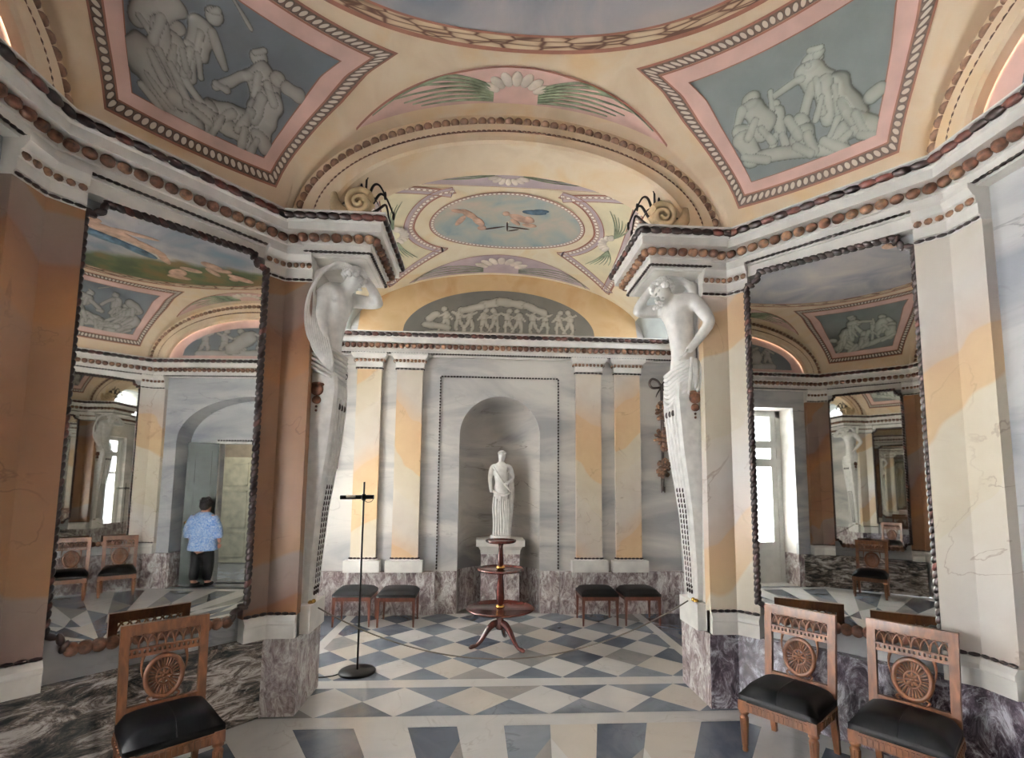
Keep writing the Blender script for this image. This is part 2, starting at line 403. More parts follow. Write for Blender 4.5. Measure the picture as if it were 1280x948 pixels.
def chain_curve(mb, pts, spacing, a, b, d, outdir, mi=0, closed=False, nu=8, nv=5, mi2=None):
    q = sub_arc(pts, closed, spacing); n = len(q); outdir = Vector(outdir)
    for i in range(n):
        t = (q[(i+1) % n]-q[i-1]) if closed else (q[min(n-1,i+1)]-q[max(0,i-1)])
        t.normalize(); w = (outdir - t*outdir.dot(t)).normalized(); u = w.cross(t)
        m = mi if (mi2 is None or random.random() < .6) else mi2
        mb.blob(q[i], t, u, w, a, b, d, nu, nv, m)
def tag(o, label, cat, group=None):
    o['label'] = label; o['category'] = cat
    if group: o['group'] = group
    return o
def struct(o): o['kind'] = 'structure'; return o
def thing(name, label, cat, loc=(0,0,0), rz=0, group=None):
    o = bpy.data.objects.new(name, None); COL.objects.link(o); o.location = loc; o.rotation_euler = (0,0,rz)
    o.empty_display_size = .1
    return tag(o, label, cat, group)
def copy_tree(o, parent=None):
    c = o.copy(); COL.objects.link(c)
    if parent: c.parent = parent
    for ch in list(o.children): copy_tree(ch, c)
    return c
def skin(name, pts, edges, mat, parent=None, root=0, sub=2, voxel=None):
    """pts {key:(x,y,z,r or (rx,ry))}"""
    keys = list(pts); idx = {k:i for i,k in enumerate(keys)}
    me = bpy.data.meshes.new(name); me.from_pydata([pts[k][:3] for k in keys], [(idx[a],idx[b]) for a,b in edges], [])
    o = bpy.data.objects.new(name, me); COL.objects.link(o)
    sk = o.modifiers.new('s', 'SKIN'); sk.use_smooth_shade = True
    lay = me.skin_vertices[0] if len(me.skin_vertices) else None
    if lay is None:
        bm = bmesh.new(); bm.from_mesh(me); bm.verts.layers.skin.verify(); bm.to_mesh(me); bm.free(); lay = me.skin_vertices[0]
    for k in keys:
        r = pts[k][3]; r = r if hasattr(r, '__len__') else (r,r)
        lay.data[idx[k]].radius = r; lay.data[idx[k]].use_root = (idx[k] == root)
    sb = o.modifiers.new('b', 'SUBSURF'); sb.levels = sub; sb.render_levels = sub
    if voxel:
        rm = o.modifiers.new('r', 'REMESH'); rm.mode = 'VOXEL'; rm.voxel_size = voxel; rm.use_smooth_shade = True
        so = o.modifiers.new('sm', 'SMOOTH'); so.factor = .5; so.iterations = 4
    dg = bpy.context.evaluated_depsgraph_get(); dg.update()
    m2 = bpy.data.meshes.new_from_object(o.evaluated_get(dg))
    o.modifiers.clear(); o.data = m2; bpy.data.meshes.remove(me)
    m2.materials.clear(); m2.materials.append(mat); m2.name = name
    for p in m2.polygons: p.use_smooth = True
    if parent: o.parent = parent
    return o

# ------------------------------------------------------------------ plan of the room (survey units)
A = (1.717, 2.585); B = (2.578, 1.577)          # pilaster bends of a diagonal
DL = math.hypot(B[0]-A[0], B[1]-A[1])
SX = 2.64                                       # side walls
BY = 5.36; BX = 2.45; PY = 3.10                 # bay: back wall, side walls, back of piers
JX = 1.50                                       # jamb of the opening
def on_diag(t, sx, sy, off=0.):                 # t metres from A toward B; off toward the room
    ux, uy = (B[0]-A[0])/DL, (B[1]-A[1])/DL; nx, ny = uy, -ux    # points into the room
    return (sx*(A[0]+ux*t+nx*off), sy*(A[1]+uy*t+ny*off))
Z0 = 3.6

# ------------------------------------------------------------------ ceiling heights
RC = 1.95; HZ = .98; RW = 3.01
def z_main(x, y):
    r = np.hypot(x, y); s = np.clip((r-RC)/(RW-RC+.05), 0, 1); z = Z0+HZ*np.sqrt(1-s*s)
    l1 = Z0+HZ*np.sqrt(np.maximum(0, 1-(x/1.70)**2)); l2 = Z0+HZ*np.sqrt(np.maximum(0, 1-(y/1.70)**2))
    return np.maximum(z, np.where(np.abs(y) > np.abs(x), l1, l2))
def z_bay(x, y):
    a = Z0+(.95-.04*((y-4.2)/1.1)**2)*np.sqrt(np.maximum(0, 1-(x/2.0)**2))
    b = Z0+.6*np.sqrt(np.maximum(0, 1-((y-4.2)/1.14)**2))
    return np.maximum(a, b)

# ================================================================== FLOOR
def clip(poly, planes):
    for a, b, c in planes:                      # keep a*x+b*y<=c
        out = []
        for i in range(len(poly)):
            p, q = poly[i], poly[(i+1) % len(poly)]
            dp = a*p[0]+b*p[1]-c; dq = a*q[0]+b*q[1]-c
            if dp <= 1e-9: out.append(p)
            if (dp < -1e-9 and dq > 1e-9) or (dp > 1e-9 and dq < -1e-9):
                f = dp/(dp-dq); out.append((p[0]+(q[0]-p[0])*f, p[1]+(q[1]-p[1])*f))
        poly = out
        if len(poly) < 3: return []
    return poly
fl = MB()
FM = [M['floorwhite'], M['floorwarm'], M['floorgrey'], M['floordark'], M['floortan']]
def tile(poly, planes, mi):
    p = clip(poly, planes)
    if p:
        ar = sum(p[i][0]*p[(i+1)%len(p)][1]-p[(i+1)%len(p)][0]*p[i][1] for i in range(len(p)))
        if ar < 0: p = p[::-1]
        if abs(ar) > 1e-5: fl.add([(x,y,0) for x,y in p], [tuple(range(len(p)))], mi)
def rect(x0,x1,y0,y1): return [(x0,y0),(x1,y0),(x1,y1),(x0,y1)]
def whites(): return 1 if random.random() < .3 else 0
def greys(): return random.choice((2,2,3,3,4))
# bay diamonds
h = .241
bx0, by0 = .26-4*h, 3.472                       # a diamond corner row
pl = [(1,0,1.75),(-1,0,1.75),(0,-1,-3.212),(0,1,5.4)]
for i in range(-14, 16):
    for j in range(-4, 12):
        cx, cy = bx0+i*h, by0+j*h
        if (i+j) % 2: 
            mi = whites() if i % 2 else greys()
            tile([(cx-h,cy),(cx,cy-h),(cx+h,cy),(cx,cy+h)], pl, mi)
for sx in (-1, 1):
    a, b = sorted((sx*1.75, sx*1.86)); tile(rect(a,b,3.212,5.4), [], 0)
    a, b = sorted((sx*1.86, sx*2.5)); tile(rect(a,b,3.212,5.4), [], 3)
# threshold
tile(rect(-2.5,2.5,3.055,3.212), [], 0)
h2 = .275; ty = 2.805; tx = .021
for i in range(-9, 10):
    cx = tx+i*h2
    if i % 2: tile([(cx-h2,ty),(cx,2.555),(cx+h2,ty),(cx,3.055)], [(1,0,2.0),(-1,0,2.0)], whites())
    else:
        g = greys(); tile([(cx-h2,2.555),(cx+h2,2.555),(cx,ty)], [], g); tile([(cx-h2,3.055),(cx+h2,3.055),(cx,ty)], [], greys())
tile(rect(-2.0,-1.70,2.555,3.2), [], 0); tile(rect(1.70,2.0,2.555,3.2), [], 0)
# main octagon: white rim, star of split points inside
OCT = [(1.717,2.6),(-1.717,2.6),(-2.64,1.6),(-2.64,-1.6),(-1.717,-2.6),(1.717,-2.6),(2.64,-1.6),(2.64,1.6)]
def oct_planes(k):
    out = []
    n = len(OCT)
    for i in range(n):
        p, q = OCT[i], OCT[(i+1) % n]; d = (q[0]-p[0], q[1]-p[1]); L = math.hypot(*d); nx, ny = d[1]/L, -d[0]/L
        if nx*p[0]+ny*p[1] < 0: nx, ny = -nx, -ny
        out.append((nx, ny, nx*p[0]+ny*p[1]-k))
    return out
fl.add([(x,y,-.03) for x,y in rect(-3.4,3.4,-3.2,6.0)], [(0,1,2,3)], 2)
fl.add([(x,y,-.001) for x,y in rect(-.6,.64,5.38,5.86)], [(0,1,2,3)], 1)
fl.add([(x,y,-.004) for x,y in OCT[::-1]], [tuple(range(8))], 0)
for sx in (-1, 1):                               # floor of the side recesses
    a, b = sorted((sx*2.6, sx*3.4)); fl.add([(x,y,-.001) for x,y in rect(a,b,-1.4,1.4)], [(0,1,2,3)], 2)
IN = oct_planes(.205)
def pol(r, k, off=-.9): 
    a = math.radians(90-off-k*7.5); return (r*math.cos(a), r*math.sin(a))
for ringi, (rhi, rlo, rout) in enumerate(((2.235, 1.72, 4.0), (1.30, .92, None))):
    for k in range(-24, 24):
        hi = (k % 2 == 1); r1 = rhi if hi else rlo; r2 = rlo if hi else rhi
        outer = (3 if random.random() < .6 else 2) if (k % 2) == 0 else whites()
        if rout: tile([pol(r1,k), pol(rout,k), pol(rout,k+1), pol(r2,k+1)], IN, outer)
        else:
            ra = 1.72 if not hi else 1.30; rb = 1.30 if not hi else 1.72
            tile([pol(rlo,k), pol(1.72,k), pol(rhi,k+1)] if not hi else [pol(rhi,k), pol(1.72,k+1), pol(rlo,k+1)], [], 2 if k % 4 < 2 else 0)
        # the point itself, halved along its axis
        if ringi == 0:
            rin = 1.30
            tile([pol(rlo,k), pol(rhi,k+1), pol(rin,k+1)] if not hi else [pol(rhi,k), pol(rlo,k+1), pol(rin,k)], [], (4 if not hi else 0))
        else:
            tile([pol(.92,k), pol(1.30,k+1), pol(.8,k+1)] if not hi else [pol(1.30,k), pol(.92,k+1), pol(.8,k)], [], (0 if not hi else 3))
            tile([(0,0), pol(.92,k), pol(.8,k+1)] if not hi else [(0,0), pol(.8,k), pol(.92,k+1)], [], 3 if k % 4 < 2 else 1)
tile(rect(-1.72,1.72,2.40,2.56), [], 0)
floor = struct(fl.build('floor', FM))

# ================================================================== WALLS
def flat_poly_holes(outer, holes, to3d):
    bm = bmesh.new()
    es = []
    for loop in [outer]+holes:
        vs = [bm.verts.new(to3d(*p)) for p in loop]
        for i in range(len(vs)): es.append(bm.edges.new((vs[i], vs[(i+1) % len(vs)])))
    bmesh.ops.triangle_fill(bm, use_beauty=True, use_dissolve=False, edges=es)
    bm.normal_update()
    vs = [v.co.copy() for v in bm.verts]; bm.verts.index_update()
    fs = [tuple(v.index for v in f.verts) for f in bm.faces]; bm.free()
    return vs, fs
def wall_panel(mb, outer, holes, to3d, depth_vec, mi=0):
    """a wall face with openings, thickened along depth_vec (away from the room)"""
    vs, fs = flat_poly_holes(outer, holes, to3d)
    dv = Vector(depth_vec)
    mb.add(vs, fs, mi); mb.add([v+dv for v in vs], [f[::-1] for f in fs], mi)
    for loop in [outer]+holes:
        p = [Vector(to3d(*q)) for q in loop]; n = len(p)
        mb.add(p+[q+dv for q in p], [(i,(i+1)%n,n+(i+1)%n,n+i) for i in range(n)], mi)
def arch_pts(hw, spring, rise, z0, c=0., n=28):
    return [(c-hw,z0)]+[(c-hw*math.cos(PI*k/n), spring+rise*math.sin(PI*k/n)) for k in range(n+1)]+[(c+hw,z0)]
ZT = 3.62
# ---- back wall of the bay with the statue niche
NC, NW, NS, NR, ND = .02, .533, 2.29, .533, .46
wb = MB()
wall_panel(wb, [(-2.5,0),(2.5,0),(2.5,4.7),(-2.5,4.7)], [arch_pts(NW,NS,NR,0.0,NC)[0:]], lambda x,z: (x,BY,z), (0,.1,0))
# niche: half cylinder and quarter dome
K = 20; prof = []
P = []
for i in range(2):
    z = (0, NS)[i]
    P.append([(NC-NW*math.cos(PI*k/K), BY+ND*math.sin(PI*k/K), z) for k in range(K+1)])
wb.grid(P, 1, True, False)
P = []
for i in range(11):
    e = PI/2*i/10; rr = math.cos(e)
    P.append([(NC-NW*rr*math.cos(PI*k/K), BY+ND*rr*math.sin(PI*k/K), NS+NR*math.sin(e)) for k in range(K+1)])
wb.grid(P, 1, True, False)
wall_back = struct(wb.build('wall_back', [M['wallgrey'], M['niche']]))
# beads around the niche panel
mb = MB()
chain(mb, [(-.777,BY-.012,.55),(-.777,BY-.012,3.075),(.798,BY-.012,3.075),(.798,BY-.012,.55)], False, .04, .017, .012, .012, 0, 6, 4, up=(0,-1,0))
struct(mb.build('bead_chain', M['bead'], wall_back))
# painted lunette at the back of the bay (ochre field is part of the wall; grisaille is a panel)
mb = MB()
ring = [(-1.9,Z0-.02)]+[(x, float(z_bay(np.array(x),np.array(5.3)))) for x in np.linspace(-1.86,1.86,41)]+[(1.9,Z0-.02)]
vs, fs = flat_poly_holes(ring, [], lambda x,z: (x,BY-.012,z)); mb.add(vs, fs, 0)
ochre = struct(mb.build('painted_lunette', M['orange'], wall_back))
# ---- relief painter
def relief(P, nrm_fn, strokes, mat, name, parent, depth=.35, cap=.03, lift=.004):
    P = np.array(P, float); nu, nv = P.shape[:2]
    H = np.zeros((nu,nv)); F = np.zeros((nu,nv))
    for a, b, r in strokes:
        a = np.array(a, float); b = np.array(b, float); ab = b-a; L = max(1e-9, ab@ab)
        t = np.clip(((P-a)@ab)/L, 0, 1); d = np.linalg.norm(P-(a+t[...,None]*ab), axis=-1)
        wob = 1+.10*np.sin(P[...,0]*37+P[...,1]*29)+.08*np.sin(P[...,2]*53+P[...,0]*21)
        k = np.clip(1-(d/(r*wob))**2, 0, 1); hh = np.sqrt(k)*r*depth
        on = k > 0
        H = np.where(on, np.maximum(H*.55, 0)+hh*.75, H); F = np.where(on, np.maximum(k, .02), F)
    H = np.minimum(H, cap)
    # soften
    for _ in range(1):
        H[1:-1,1:-1] = (H[1:-1,1:-1]*2+H[:-2,1:-1]+H[2:,1:-1]+H[1:-1,:-2]+H[1:-1,2:])/6
    N = nrm_fn(P)
    Q = P+N*(H+lift)[...,None]
    mb = MB(); mb.grid([[tuple(Q[i,j]) for j in range(nv)] for i in range(nu)])
    return struct(mb.build(name, mat, parent, attr=list(np.clip(F,0,1).ravel())))
def putti_strokes(xs, zb, hgt, to3d, sway=0.):
    out = []
    for i, x in enumerate(xs):
        s = 1 if i % 2 else -1; q = hgt
        def p(dx, dz): return to3d(x+dx*q*s, zb+dz*q)
        lean = .08
        out += [(p(lean,.88),p(lean+.02,.90),.105*q), (p(0,.70),p(.02,.48),.13*q), (p(-.04,.45),p(-.10,.20),.07*q), (p(-.10,.2),p(-.06,.0),.045*q),
                (p(.06,.45),p(.16,.24),.07*q), (p(.16,.24),p(.28,.05),.045*q), (p(.08,.70),p(.30,.60),.045*q), (p(-.06,.70),p(-.24,.80 if i%3 else .5),.045*q)]
    return out
hw, hz = 1.30, .66
def lun_grid(hw, z0, rise, to3d, nu=120, nv=44):
    P = []
    for i in range(nu):
        x = -hw+2*hw*i/(nu-1); zt = z0+rise*math.sqrt(max(0, 1-(x/hw)**2))
        P.append([to3d(x, z0+(zt-z0)*j/(nv-1)) for j in range(nv)])
    return P
t3 = lambda x,z: (x,BY-.016,z)
st = putti_strokes([-.72,-.56,-.40,-.22,-.06,.10,.26,.44,.62,.80,.96], 3.69, .34, t3)
st += [(t3(-1.0,3.78),t3(-.7,3.74),.045),(t3(-.95,3.86),t3(-.85,3.92),.05),(t3(-.25,4.06),t3(.0,4.12),.06),(t3(.0,4.12),t3(.35,4.08),.06),(t3(.35,4.08),t3(.6,3.98),.05),(t3(-.5,3.98),t3(-.25,4.05),.05),(t3(-1.0,3.675),t3(1.0,3.67),.02)]
relief(lun_grid(hw,3.645,.63,t3), lambda P: np.broadcast_to(np.array([0,-1,0.]), P.shape), st, M['grisB'], 'grisaille_panel', wall_back)
# ---- bay side walls and pier backs
for sx, nm in ((-1,'left'),(1,'right')):
    mb = MB()
    hole = [[(3.55,.35),(4.95,.35),(4.95,2.95),(3.55,2.95)]] if sx < 0 else []
    wall_panel(mb, [(PY-.3,0),(BY+.1,0),(BY+.1,ZT),(PY-.3,ZT)], hole, lambda y,z: (sx*BX,y,z), (sx*.25,0,0))
    struct(mb.build('wall_bay_'+nm, M['wallgrey']))
# ---- piers (jamb block between room and bay)
DADO_P = .0
for sx, nm in ((-1,'left'),(1,'right')):
    mb = MB()
    a, b = sorted((sx*JX, sx*2.62))
    # body set back behind the pilaster, L-shaped toward the diagonal
    body = [(sx*(JX+.026),2.62),(sx*(JX+.026),PY-.01),(sx*2.60,PY-.01),(sx*2.60,2.05),on_diag(DL*.5,sx,1,-.09),on_diag(.19,sx,1,-.09),(sx*1.72,2.63)]
    if sx < 0: body = body[::-1]
    mb.prism(body, .5, ZT, 0)
    struct(mb.build('wall_pier_'+nm, M['wallgrey'] if sx > 0 else M['wallgrey']))
# ---- diagonal walls (recessed 5 cm behind the pilaster faces), side walls, front wall
for sx, sy, nm in ((-1,1,'back_left'),(1,1,'back_right'),(-1,-1,'front_left'),(1,-1,'front_right')):
    mb = MB()
    p = [on_diag(-.05,sx,sy,-.085), on_diag(DL+.05,sx,sy,-.085), on_diag(DL+.05,sx,sy,-.20), on_diag(-.05,sx,sy,-.20)]
    if sx*sy > 0: p = p[::-1]
    mb.prism(p, 0, ZT, 0)
    struct(mb.build('wall_'+nm, M['wallblue']))
SIDE_MAT = {1: M['wallblue'], -1: M['wallblue']}
AD = .36                                        # depth of the side recesses
# right wall: arched recess with a door
mb = MB(); arch = arch_pts(1.19, 2.30, .74, 0.0)
wall_panel(mb, [(-1.62,0),(1.62,0),(1.62,ZT),(-1.62,ZT)], [arch], lambda y,z: (SX,y,z), (.06,0,0))
mb.add([(SX+.06,y,z) for y,z in arch]+[(SX+AD,y,z) for y,z in arch], [(i,i+1,len(arch)+i+1,len(arch)+i) for i in range(len(arch)-1)], 0, False)
DW, DH = .68, 2.30
wall_panel(mb, [(-1.25,0),(1.25,0),(1.25,3.15),(-1.25,3.15)], [[(-DW,0.0),(DW,0.0),(DW,DH),(-DW,DH)]], lambda y,z: (SX+AD,y,z), (.12,0,0))
wall_right = struct(mb.build('wall_right', M['wallblue']))
# left wall: square recess with a French window
mb = MB(); WW, WH = 1.17, 3.04
sq = [(-WW,0.0),(WW,0.0),(WW,WH),(-WW,WH)]
wall_panel(mb, [(-1.62,0),(1.62,0),(1.62,ZT),(-1.62,ZT)], [sq], lambda y,z: (-SX,y,z), (-.06,0,0))
mb.add([(-SX-.06,y,z) for y,z in sq]+[(-SX-AD-.1,y,z) for y,z in sq], [(1,2,6,5),(2,3,7,6),(3,0,4,7),(0,1,5,4)], 1)
wall_left = struct(mb.build('wall_left', [M['wallblue'], M['white']]))
# front wall
mb = MB()
FW = [(-.95,.0),(.95,.0),(.95,2.95),(-.95,2.95)]
wall_panel(mb, [(-1.8,0),(1.8,0),(1.8,ZT),(-1.8,ZT)], [], lambda x,z: (x,-2.64,z), (0,-.35,0))
wall_front = struct(mb.build('wall_front', M['wallblue']))

# ---- french windows
def french_window(name, to3d, hw, H, sillz, mid=True, zs=None):
    """two leaves seen in a plane; to3d(s, d, z): s along, d depth outward"""
    root = MB()
    def bar(s0,s1,z0,z1,d0=0,d1=.06,mi=0):
        vs = [to3d(s,d,z) for d in (d0,d1) for z in (z0,z1) for s in (s0,s1)]
        root.add(vs, [(0,1,3,2),(4,6,7,5),(0,4,5,1),(2,3,7,6),(0,2,6,4),(1,5,7,3)], mi)
    fw = .085
    bar(-hw,-hw+fw,sillz,H); bar(hw-fw,hw,sillz,H); bar(-hw,hw,H-fw-.02,H)
    bar(-.07,.07,sillz,H)                        # meeting stiles
    for s in (-1,1):
        a, b = sorted((s*.07, s*(hw-fw)))
        zl = zs or (sillz+.70, 2.03, 2.17, 2.36)
        bar(a,b,sillz,zl[0],.012,.05); bar(a+.12,b-.12,sillz+.14,zl[0]-.14,.0,.02)   # lower panel
        bar(a,b,zl[1],zl[2]); bar(a,b,zl[3],zl[3]+.13)
        bar(a,a+.10,zl[0],H,.01,.05); bar(b-.10,b,zl[0],H,.01,.05)
    o = root.build(name, M['frame'])
    g = MB(); vs = [to3d(s,.03,z) for s,z in ((-hw,sillz),(hw,sillz),(hw,H),(-hw,H))]
    vs2 = [to3d(s,.034,z) for s,z in ((-hw,sillz),(hw,sillz),(hw,H),(-hw,H))]
    g.add(vs+vs2, [(0,1,2,3),(7,6,5,4),(0,4,5,1),(1,5,6,2),(2,6,7,3),(3,7,4,0)])
    struct(g.build('pane', M['glass'], o))
    return struct(o)
french_window('window_1', lambda s,d,z: (-SX-AD-d, s, z), 1.17, 3.04, 0.0)
french_window('window_2', lambda s,d,z: (-BX-.10-d, 4.25+s, z), .70, 2.95, .35, zs=(.50, 1.9, 1.96, 2.4))

# ---- doors of the right recess and the dim hall beyond
def door_leaf(name, hinge, ang, w, H, mat):
    mb = MB(); c, s = math.cos(ang), math.sin(ang); m = Matrix.Rotation(ang, 3, 'Z')
    def bx(u0,u1,z0,z1,t,mi=0):
        uc = (u0+u1)/2; mb.box((hinge[0]+c*uc, hinge[1]+s*uc, (z0+z1)/2), (u1-u0, t, z1-z0), mi, m)
    bx(0,w,.01,H,.04)
    for z0, z1 in ((.12,.62),(.72,1.50),(1.60,H-.12)):
        for u0,u1,a,b in ((.09,w-.09,z0,z0+.03),(.09,w-.09,z1-.03,z1),(.09,.12,z0,z1),(w-.12,w-.09,z0,z1)):
            bx(u0,u1,a,b,.065)
    o = struct(mb.build(name, mat))
    hb = MB(); hb.ball((hinge[0]+c*(w-.05)+s*.05, hinge[1]+s*(w-.05)-c*.05, 1.0), .03); hb.build('door_knob', M['brass'], o)
    return o
door_leaf('door_1', (SX+AD-.03,-DW-.01), math.radians(180+66), .44, DH, M['doorgreen'])
door_leaf('door_2', (SX+AD-.03, DW+.01), math.radians(180-66), .44, DH, M['doorgreen'])
mb = MB()
for y in (-DW-.03, DW+.03): mb.box((SX+AD-.012,y,DH/2),(.03,.06,DH))
mb.box((SX+AD-.012,0,DH+.03),(.03,2*DW+.12,.06))
struct(mb.build('trim_9', M['frame'], wall_right))
mb = MB(); chain(mb, [(SX+AD-.035,-DW-.05,DH+.05),(SX+AD-.035,DW+.05,DH+.05)], False, .045, .02, .014, .014, 0, 6, 4)
struct(mb.build('bead_chain', M['bead'], wall_right))
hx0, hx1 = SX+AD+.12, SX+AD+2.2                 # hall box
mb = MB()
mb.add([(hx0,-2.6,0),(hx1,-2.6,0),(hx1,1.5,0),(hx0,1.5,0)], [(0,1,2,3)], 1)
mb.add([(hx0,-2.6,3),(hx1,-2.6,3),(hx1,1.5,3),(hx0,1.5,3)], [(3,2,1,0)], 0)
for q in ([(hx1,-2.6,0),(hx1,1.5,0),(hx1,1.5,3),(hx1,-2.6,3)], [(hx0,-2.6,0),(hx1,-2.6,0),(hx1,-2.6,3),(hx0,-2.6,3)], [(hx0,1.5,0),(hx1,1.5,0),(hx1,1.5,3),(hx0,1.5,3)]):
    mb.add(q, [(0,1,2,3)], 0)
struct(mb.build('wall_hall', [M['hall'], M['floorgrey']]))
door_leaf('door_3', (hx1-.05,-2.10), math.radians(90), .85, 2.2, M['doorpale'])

# ================================================================== DADO / BASEBOARDS
ZD = .535
def dado(name, path, mat, z1=ZD, back=-.10, cap=True):
    mb = MB(); mb.sweep([(back,0),(0.0,0),(0.0,z1),(back,z1),(back,0)], path)
    return struct(mb.build(name, mat))
for sx, nm in ((-1,'left'),(1,'right')):
    def o(path): return path if sx > 0 else [(-x,y) for x,y in path][::-1]
    # CCW on the right side: diagonal -> bend A -> pier face -> jamb
    dm = M['dado'] if sx > 0 else M['dado']
    mb = MB(); mb.sweep([(-.09,0),(0,0),(0,ZD),(-.09,ZD)], o([on_diag(.02,1,1), A, (JX+.002,A[1])]))
    struct(mb.build('baseboard_pier_front_'+nm, M['daddeep'] if sx > 0 else M['dado']))
    mb = MB(); mb.sweep([(-.09,0),(0,0),(0,ZD),(-.09,ZD)], o([(JX,A[1]+.002),(JX,PY),(2.40,PY)]))
    struct(mb.build('baseboard_jamb_'+nm, M['dado']))
    mb = MB(); mb.sweep([(-.09,0),(0,0),(0,ZD),(-.09,ZD)], o([(B[0]+.0,1.23),B,on_diag(.018,1,1)]))
    struct(mb.build('baseboard_diagonal_back_'+nm, M['daddeep'] if sx > 0 else M['dadodark']))
    mb = MB(); mb.sweep([(-.09,0),(0,0),(0,ZD),(-.09,ZD)], o([(-.0+1.717,-2.60),(A[0],-A[1]),(B[0],-B[1]),(B[0],-1.23)]))
    struct(mb.build('baseboard_diagonal_front_'+nm, M['dadodark'] if sx < 0 else M['dado']))
    mb = MB()
    for s in (-1,1):
        a, b = sorted((sx*(SX-.012), sx*(SX+AD-.01))); mb.box(((a+b)/2, s*1.175, ZD/2), (b-a, .03, ZD))
        mb.box((sx*(SX-.02), s*1.30, ZD/2), (.04, .24, ZD))
    struct(mb.build('baseboard_recess_'+nm, M['dado']))
    # bay back wall dado, outside the niche frame
    a, b = sorted((sx*.80+.01, sx*2.46)); mb = MB(); mb.box(((a+b)/2, BY-.035, ZD/2), (b-a, .07, ZD)); 
    a, b = sorted((sx*NW+NC+sx*.005, sx*.80+.01)); mb.box(((a+b)/2, BY-.006, ZD/2), (b-a, .012, ZD))
    struct(mb.build('baseboard_back_'+nm, M['dado']))
    mb = MB(); mb.box((sx*(BX-.03), (PY+BY)/2, ZD/2), (.06, BY-PY-.1, ZD)); struct(mb.build('baseboard_bay_'+nm, M['dado']))
mb = MB(); P = [[(NC-(NW-.012)*math.cos(PI*k/K), BY+(ND-.012)*math.sin(PI*k/K), z) for k in range(K+1)] for z in (0,ZD)]
mb.grid(P, 0, True, False); P2 = [[(NC-(NW-f)*math.cos(PI*k/K), BY+(ND-f)*math.sin(PI*k/K), ZD) for k in range(K+1)] for f in (.012,0)]
mb.grid(P2, 0, False, False)
struct(mb.build('baseboard_niche', M['dado']))
mb = MB(); mb.box((0,-2.60,ZD/2),(3.3,.06,ZD)); struct(mb.build('baseboard_front', M['dado']))

# ================================================================== PILASTERS
CAPP = [(-.06,3.14),(.008,3.14),(.008,3.165),(.018,3.17),(.018,3.235),(.03,3.24),(.03,3.275),(.045,3.285),(.07,3.325),(.07,3.35),(-.06,3.35)]
BASEP = [(-.06,ZD-.002),(.026,ZD-.002),(.026,.625),(.034,.635),(.034,.66),(.02,.678),(.012,.69),(-.06,.69)]
def pilaster(path, mat, parent):
    """folded pilaster along a plan path (room on the left)"""
    mb = MB(); mb.sweep([(-.08,.69),(0,.69),(0,3.14),(-.08,3.14)], path)
    p = struct(mb.build('pilaster', mat, parent))
    mb = MB(); mb.sweep(CAPP, path); c = struct(mb.build('capital', M['white'], p))
    mb = MB(); mb.sweep(BASEP, path); struct(mb.build('pilaster_base', M['white'], p))
    mb = MB()
    for z, po, sp, a, b, d, mi in ((3.257,.030,.052,.022,.022,.02,1),(3.152,.014,.05,.027,.011,.012,0),(.702,.010,.05,.027,.012,.014,0)):
        q = [(x,y,z) for x,y in offset_path(path, po, False)]
        chain(mb, q, False, sp, a, b, d, mi, 6, 4)
    struct(mb.build('shell_string', [M['shelldark'], M['shellmid']], p))
    return p
for sx, nm in ((-1,'left'),(1,'right')):
    def o(path): return path if sx > 0 else [(-x,y) for x,y in path][::-1]
    def fr(path): return [(x,-y) for x,y in path][::-1]
    hostb = bpy.data.objects['wall_back_'+nm]; hostf = bpy.data.objects['wall_front_'+nm]
    inner = o([on_diag(.165,1,1), A, (JX+.012,A[1])])
    outer = o([(B[0],1.385), B, on_diag(DL-.165,1,1)])
    mt = M['peachR'] if sx > 0 else M['brown']
    pilaster(inner, mt, hostb); pilaster(outer, mt, hostb)
    mt = M['peachR'] if sx > 0 else M['brown']
    pilaster(fr(inner), mt, hostf); pilaster(fr(outer), mt, hostf)
for i, (x0, x1) in enumerate(((-1.86,-1.545),(-1.345,-1.01),(1.03,1.37),(1.56,1.90))):
    yy = BY-.055
    p = pilaster([(x1,yy+.05),(x1,yy),(x0,yy),(x0,yy+.05)], M['peach'] if i in (0,3) else M['peach2'], wall_back)
    mb = MB(); mb.box(((x0+x1)/2, BY-.065, ZD+.07), (x1-x0+.13, .12, .145)); struct(mb.build('plinth', M['white'], p))

# ================================================================== CORNICE
CORP = [(-.10,3.335),(.02,3.335),(.02,3.355),(.035,3.36),(.035,3.405),(.05,3.41),(.055,3.44),(.06,3.47),(.125,3.475),(.125,3.535),(.14,3.545),(.15,3.595),(.165,3.60),(.165,3.61),(-.22,3.61)]
RING = []
half = [(1.717,-2.585),(2.578,-1.577),(2.578,1.577),(1.717,2.585),(1.53,2.585),(1.53,2.555),(1.11,2.555),(1.11,PY),(2.40,PY),(2.40,BY-.06)]
RING = half+[(-x,y) for x,y in half][::-1]
mb = MB(); mb.sweep(CORP, RING, True)
cornice = struct(mb.build('trim_1', M['white']))
mb = MB()
def ring3(p, z): return [(x,y,z) for x,y in offset_path(RING, p, True)]
chain(mb, ring3(.155,3.568), True, .085, .055, .028, .022, 0, 8, 5, mi2=1, tilt=.10)
struct(mb.build('mussel_shell_band', [M['shelldark'], M['shellred']], cornice))
mb = MB(); chain(mb, ring3(.075,3.442), True, .078, .036, .034, .034, 0, 12, 6, ridge=.08, mi2=1)
struct(mb.build('scallop_shell_band', [M['shellbrown'], M['shellmid']], cornice))
mb = MB(); chain(mb, ring3(.036,3.352), True, .036, .021, .011, .012, 0, 6, 4)
struct(mb.build('bead_chain', M['bead'], cornice))
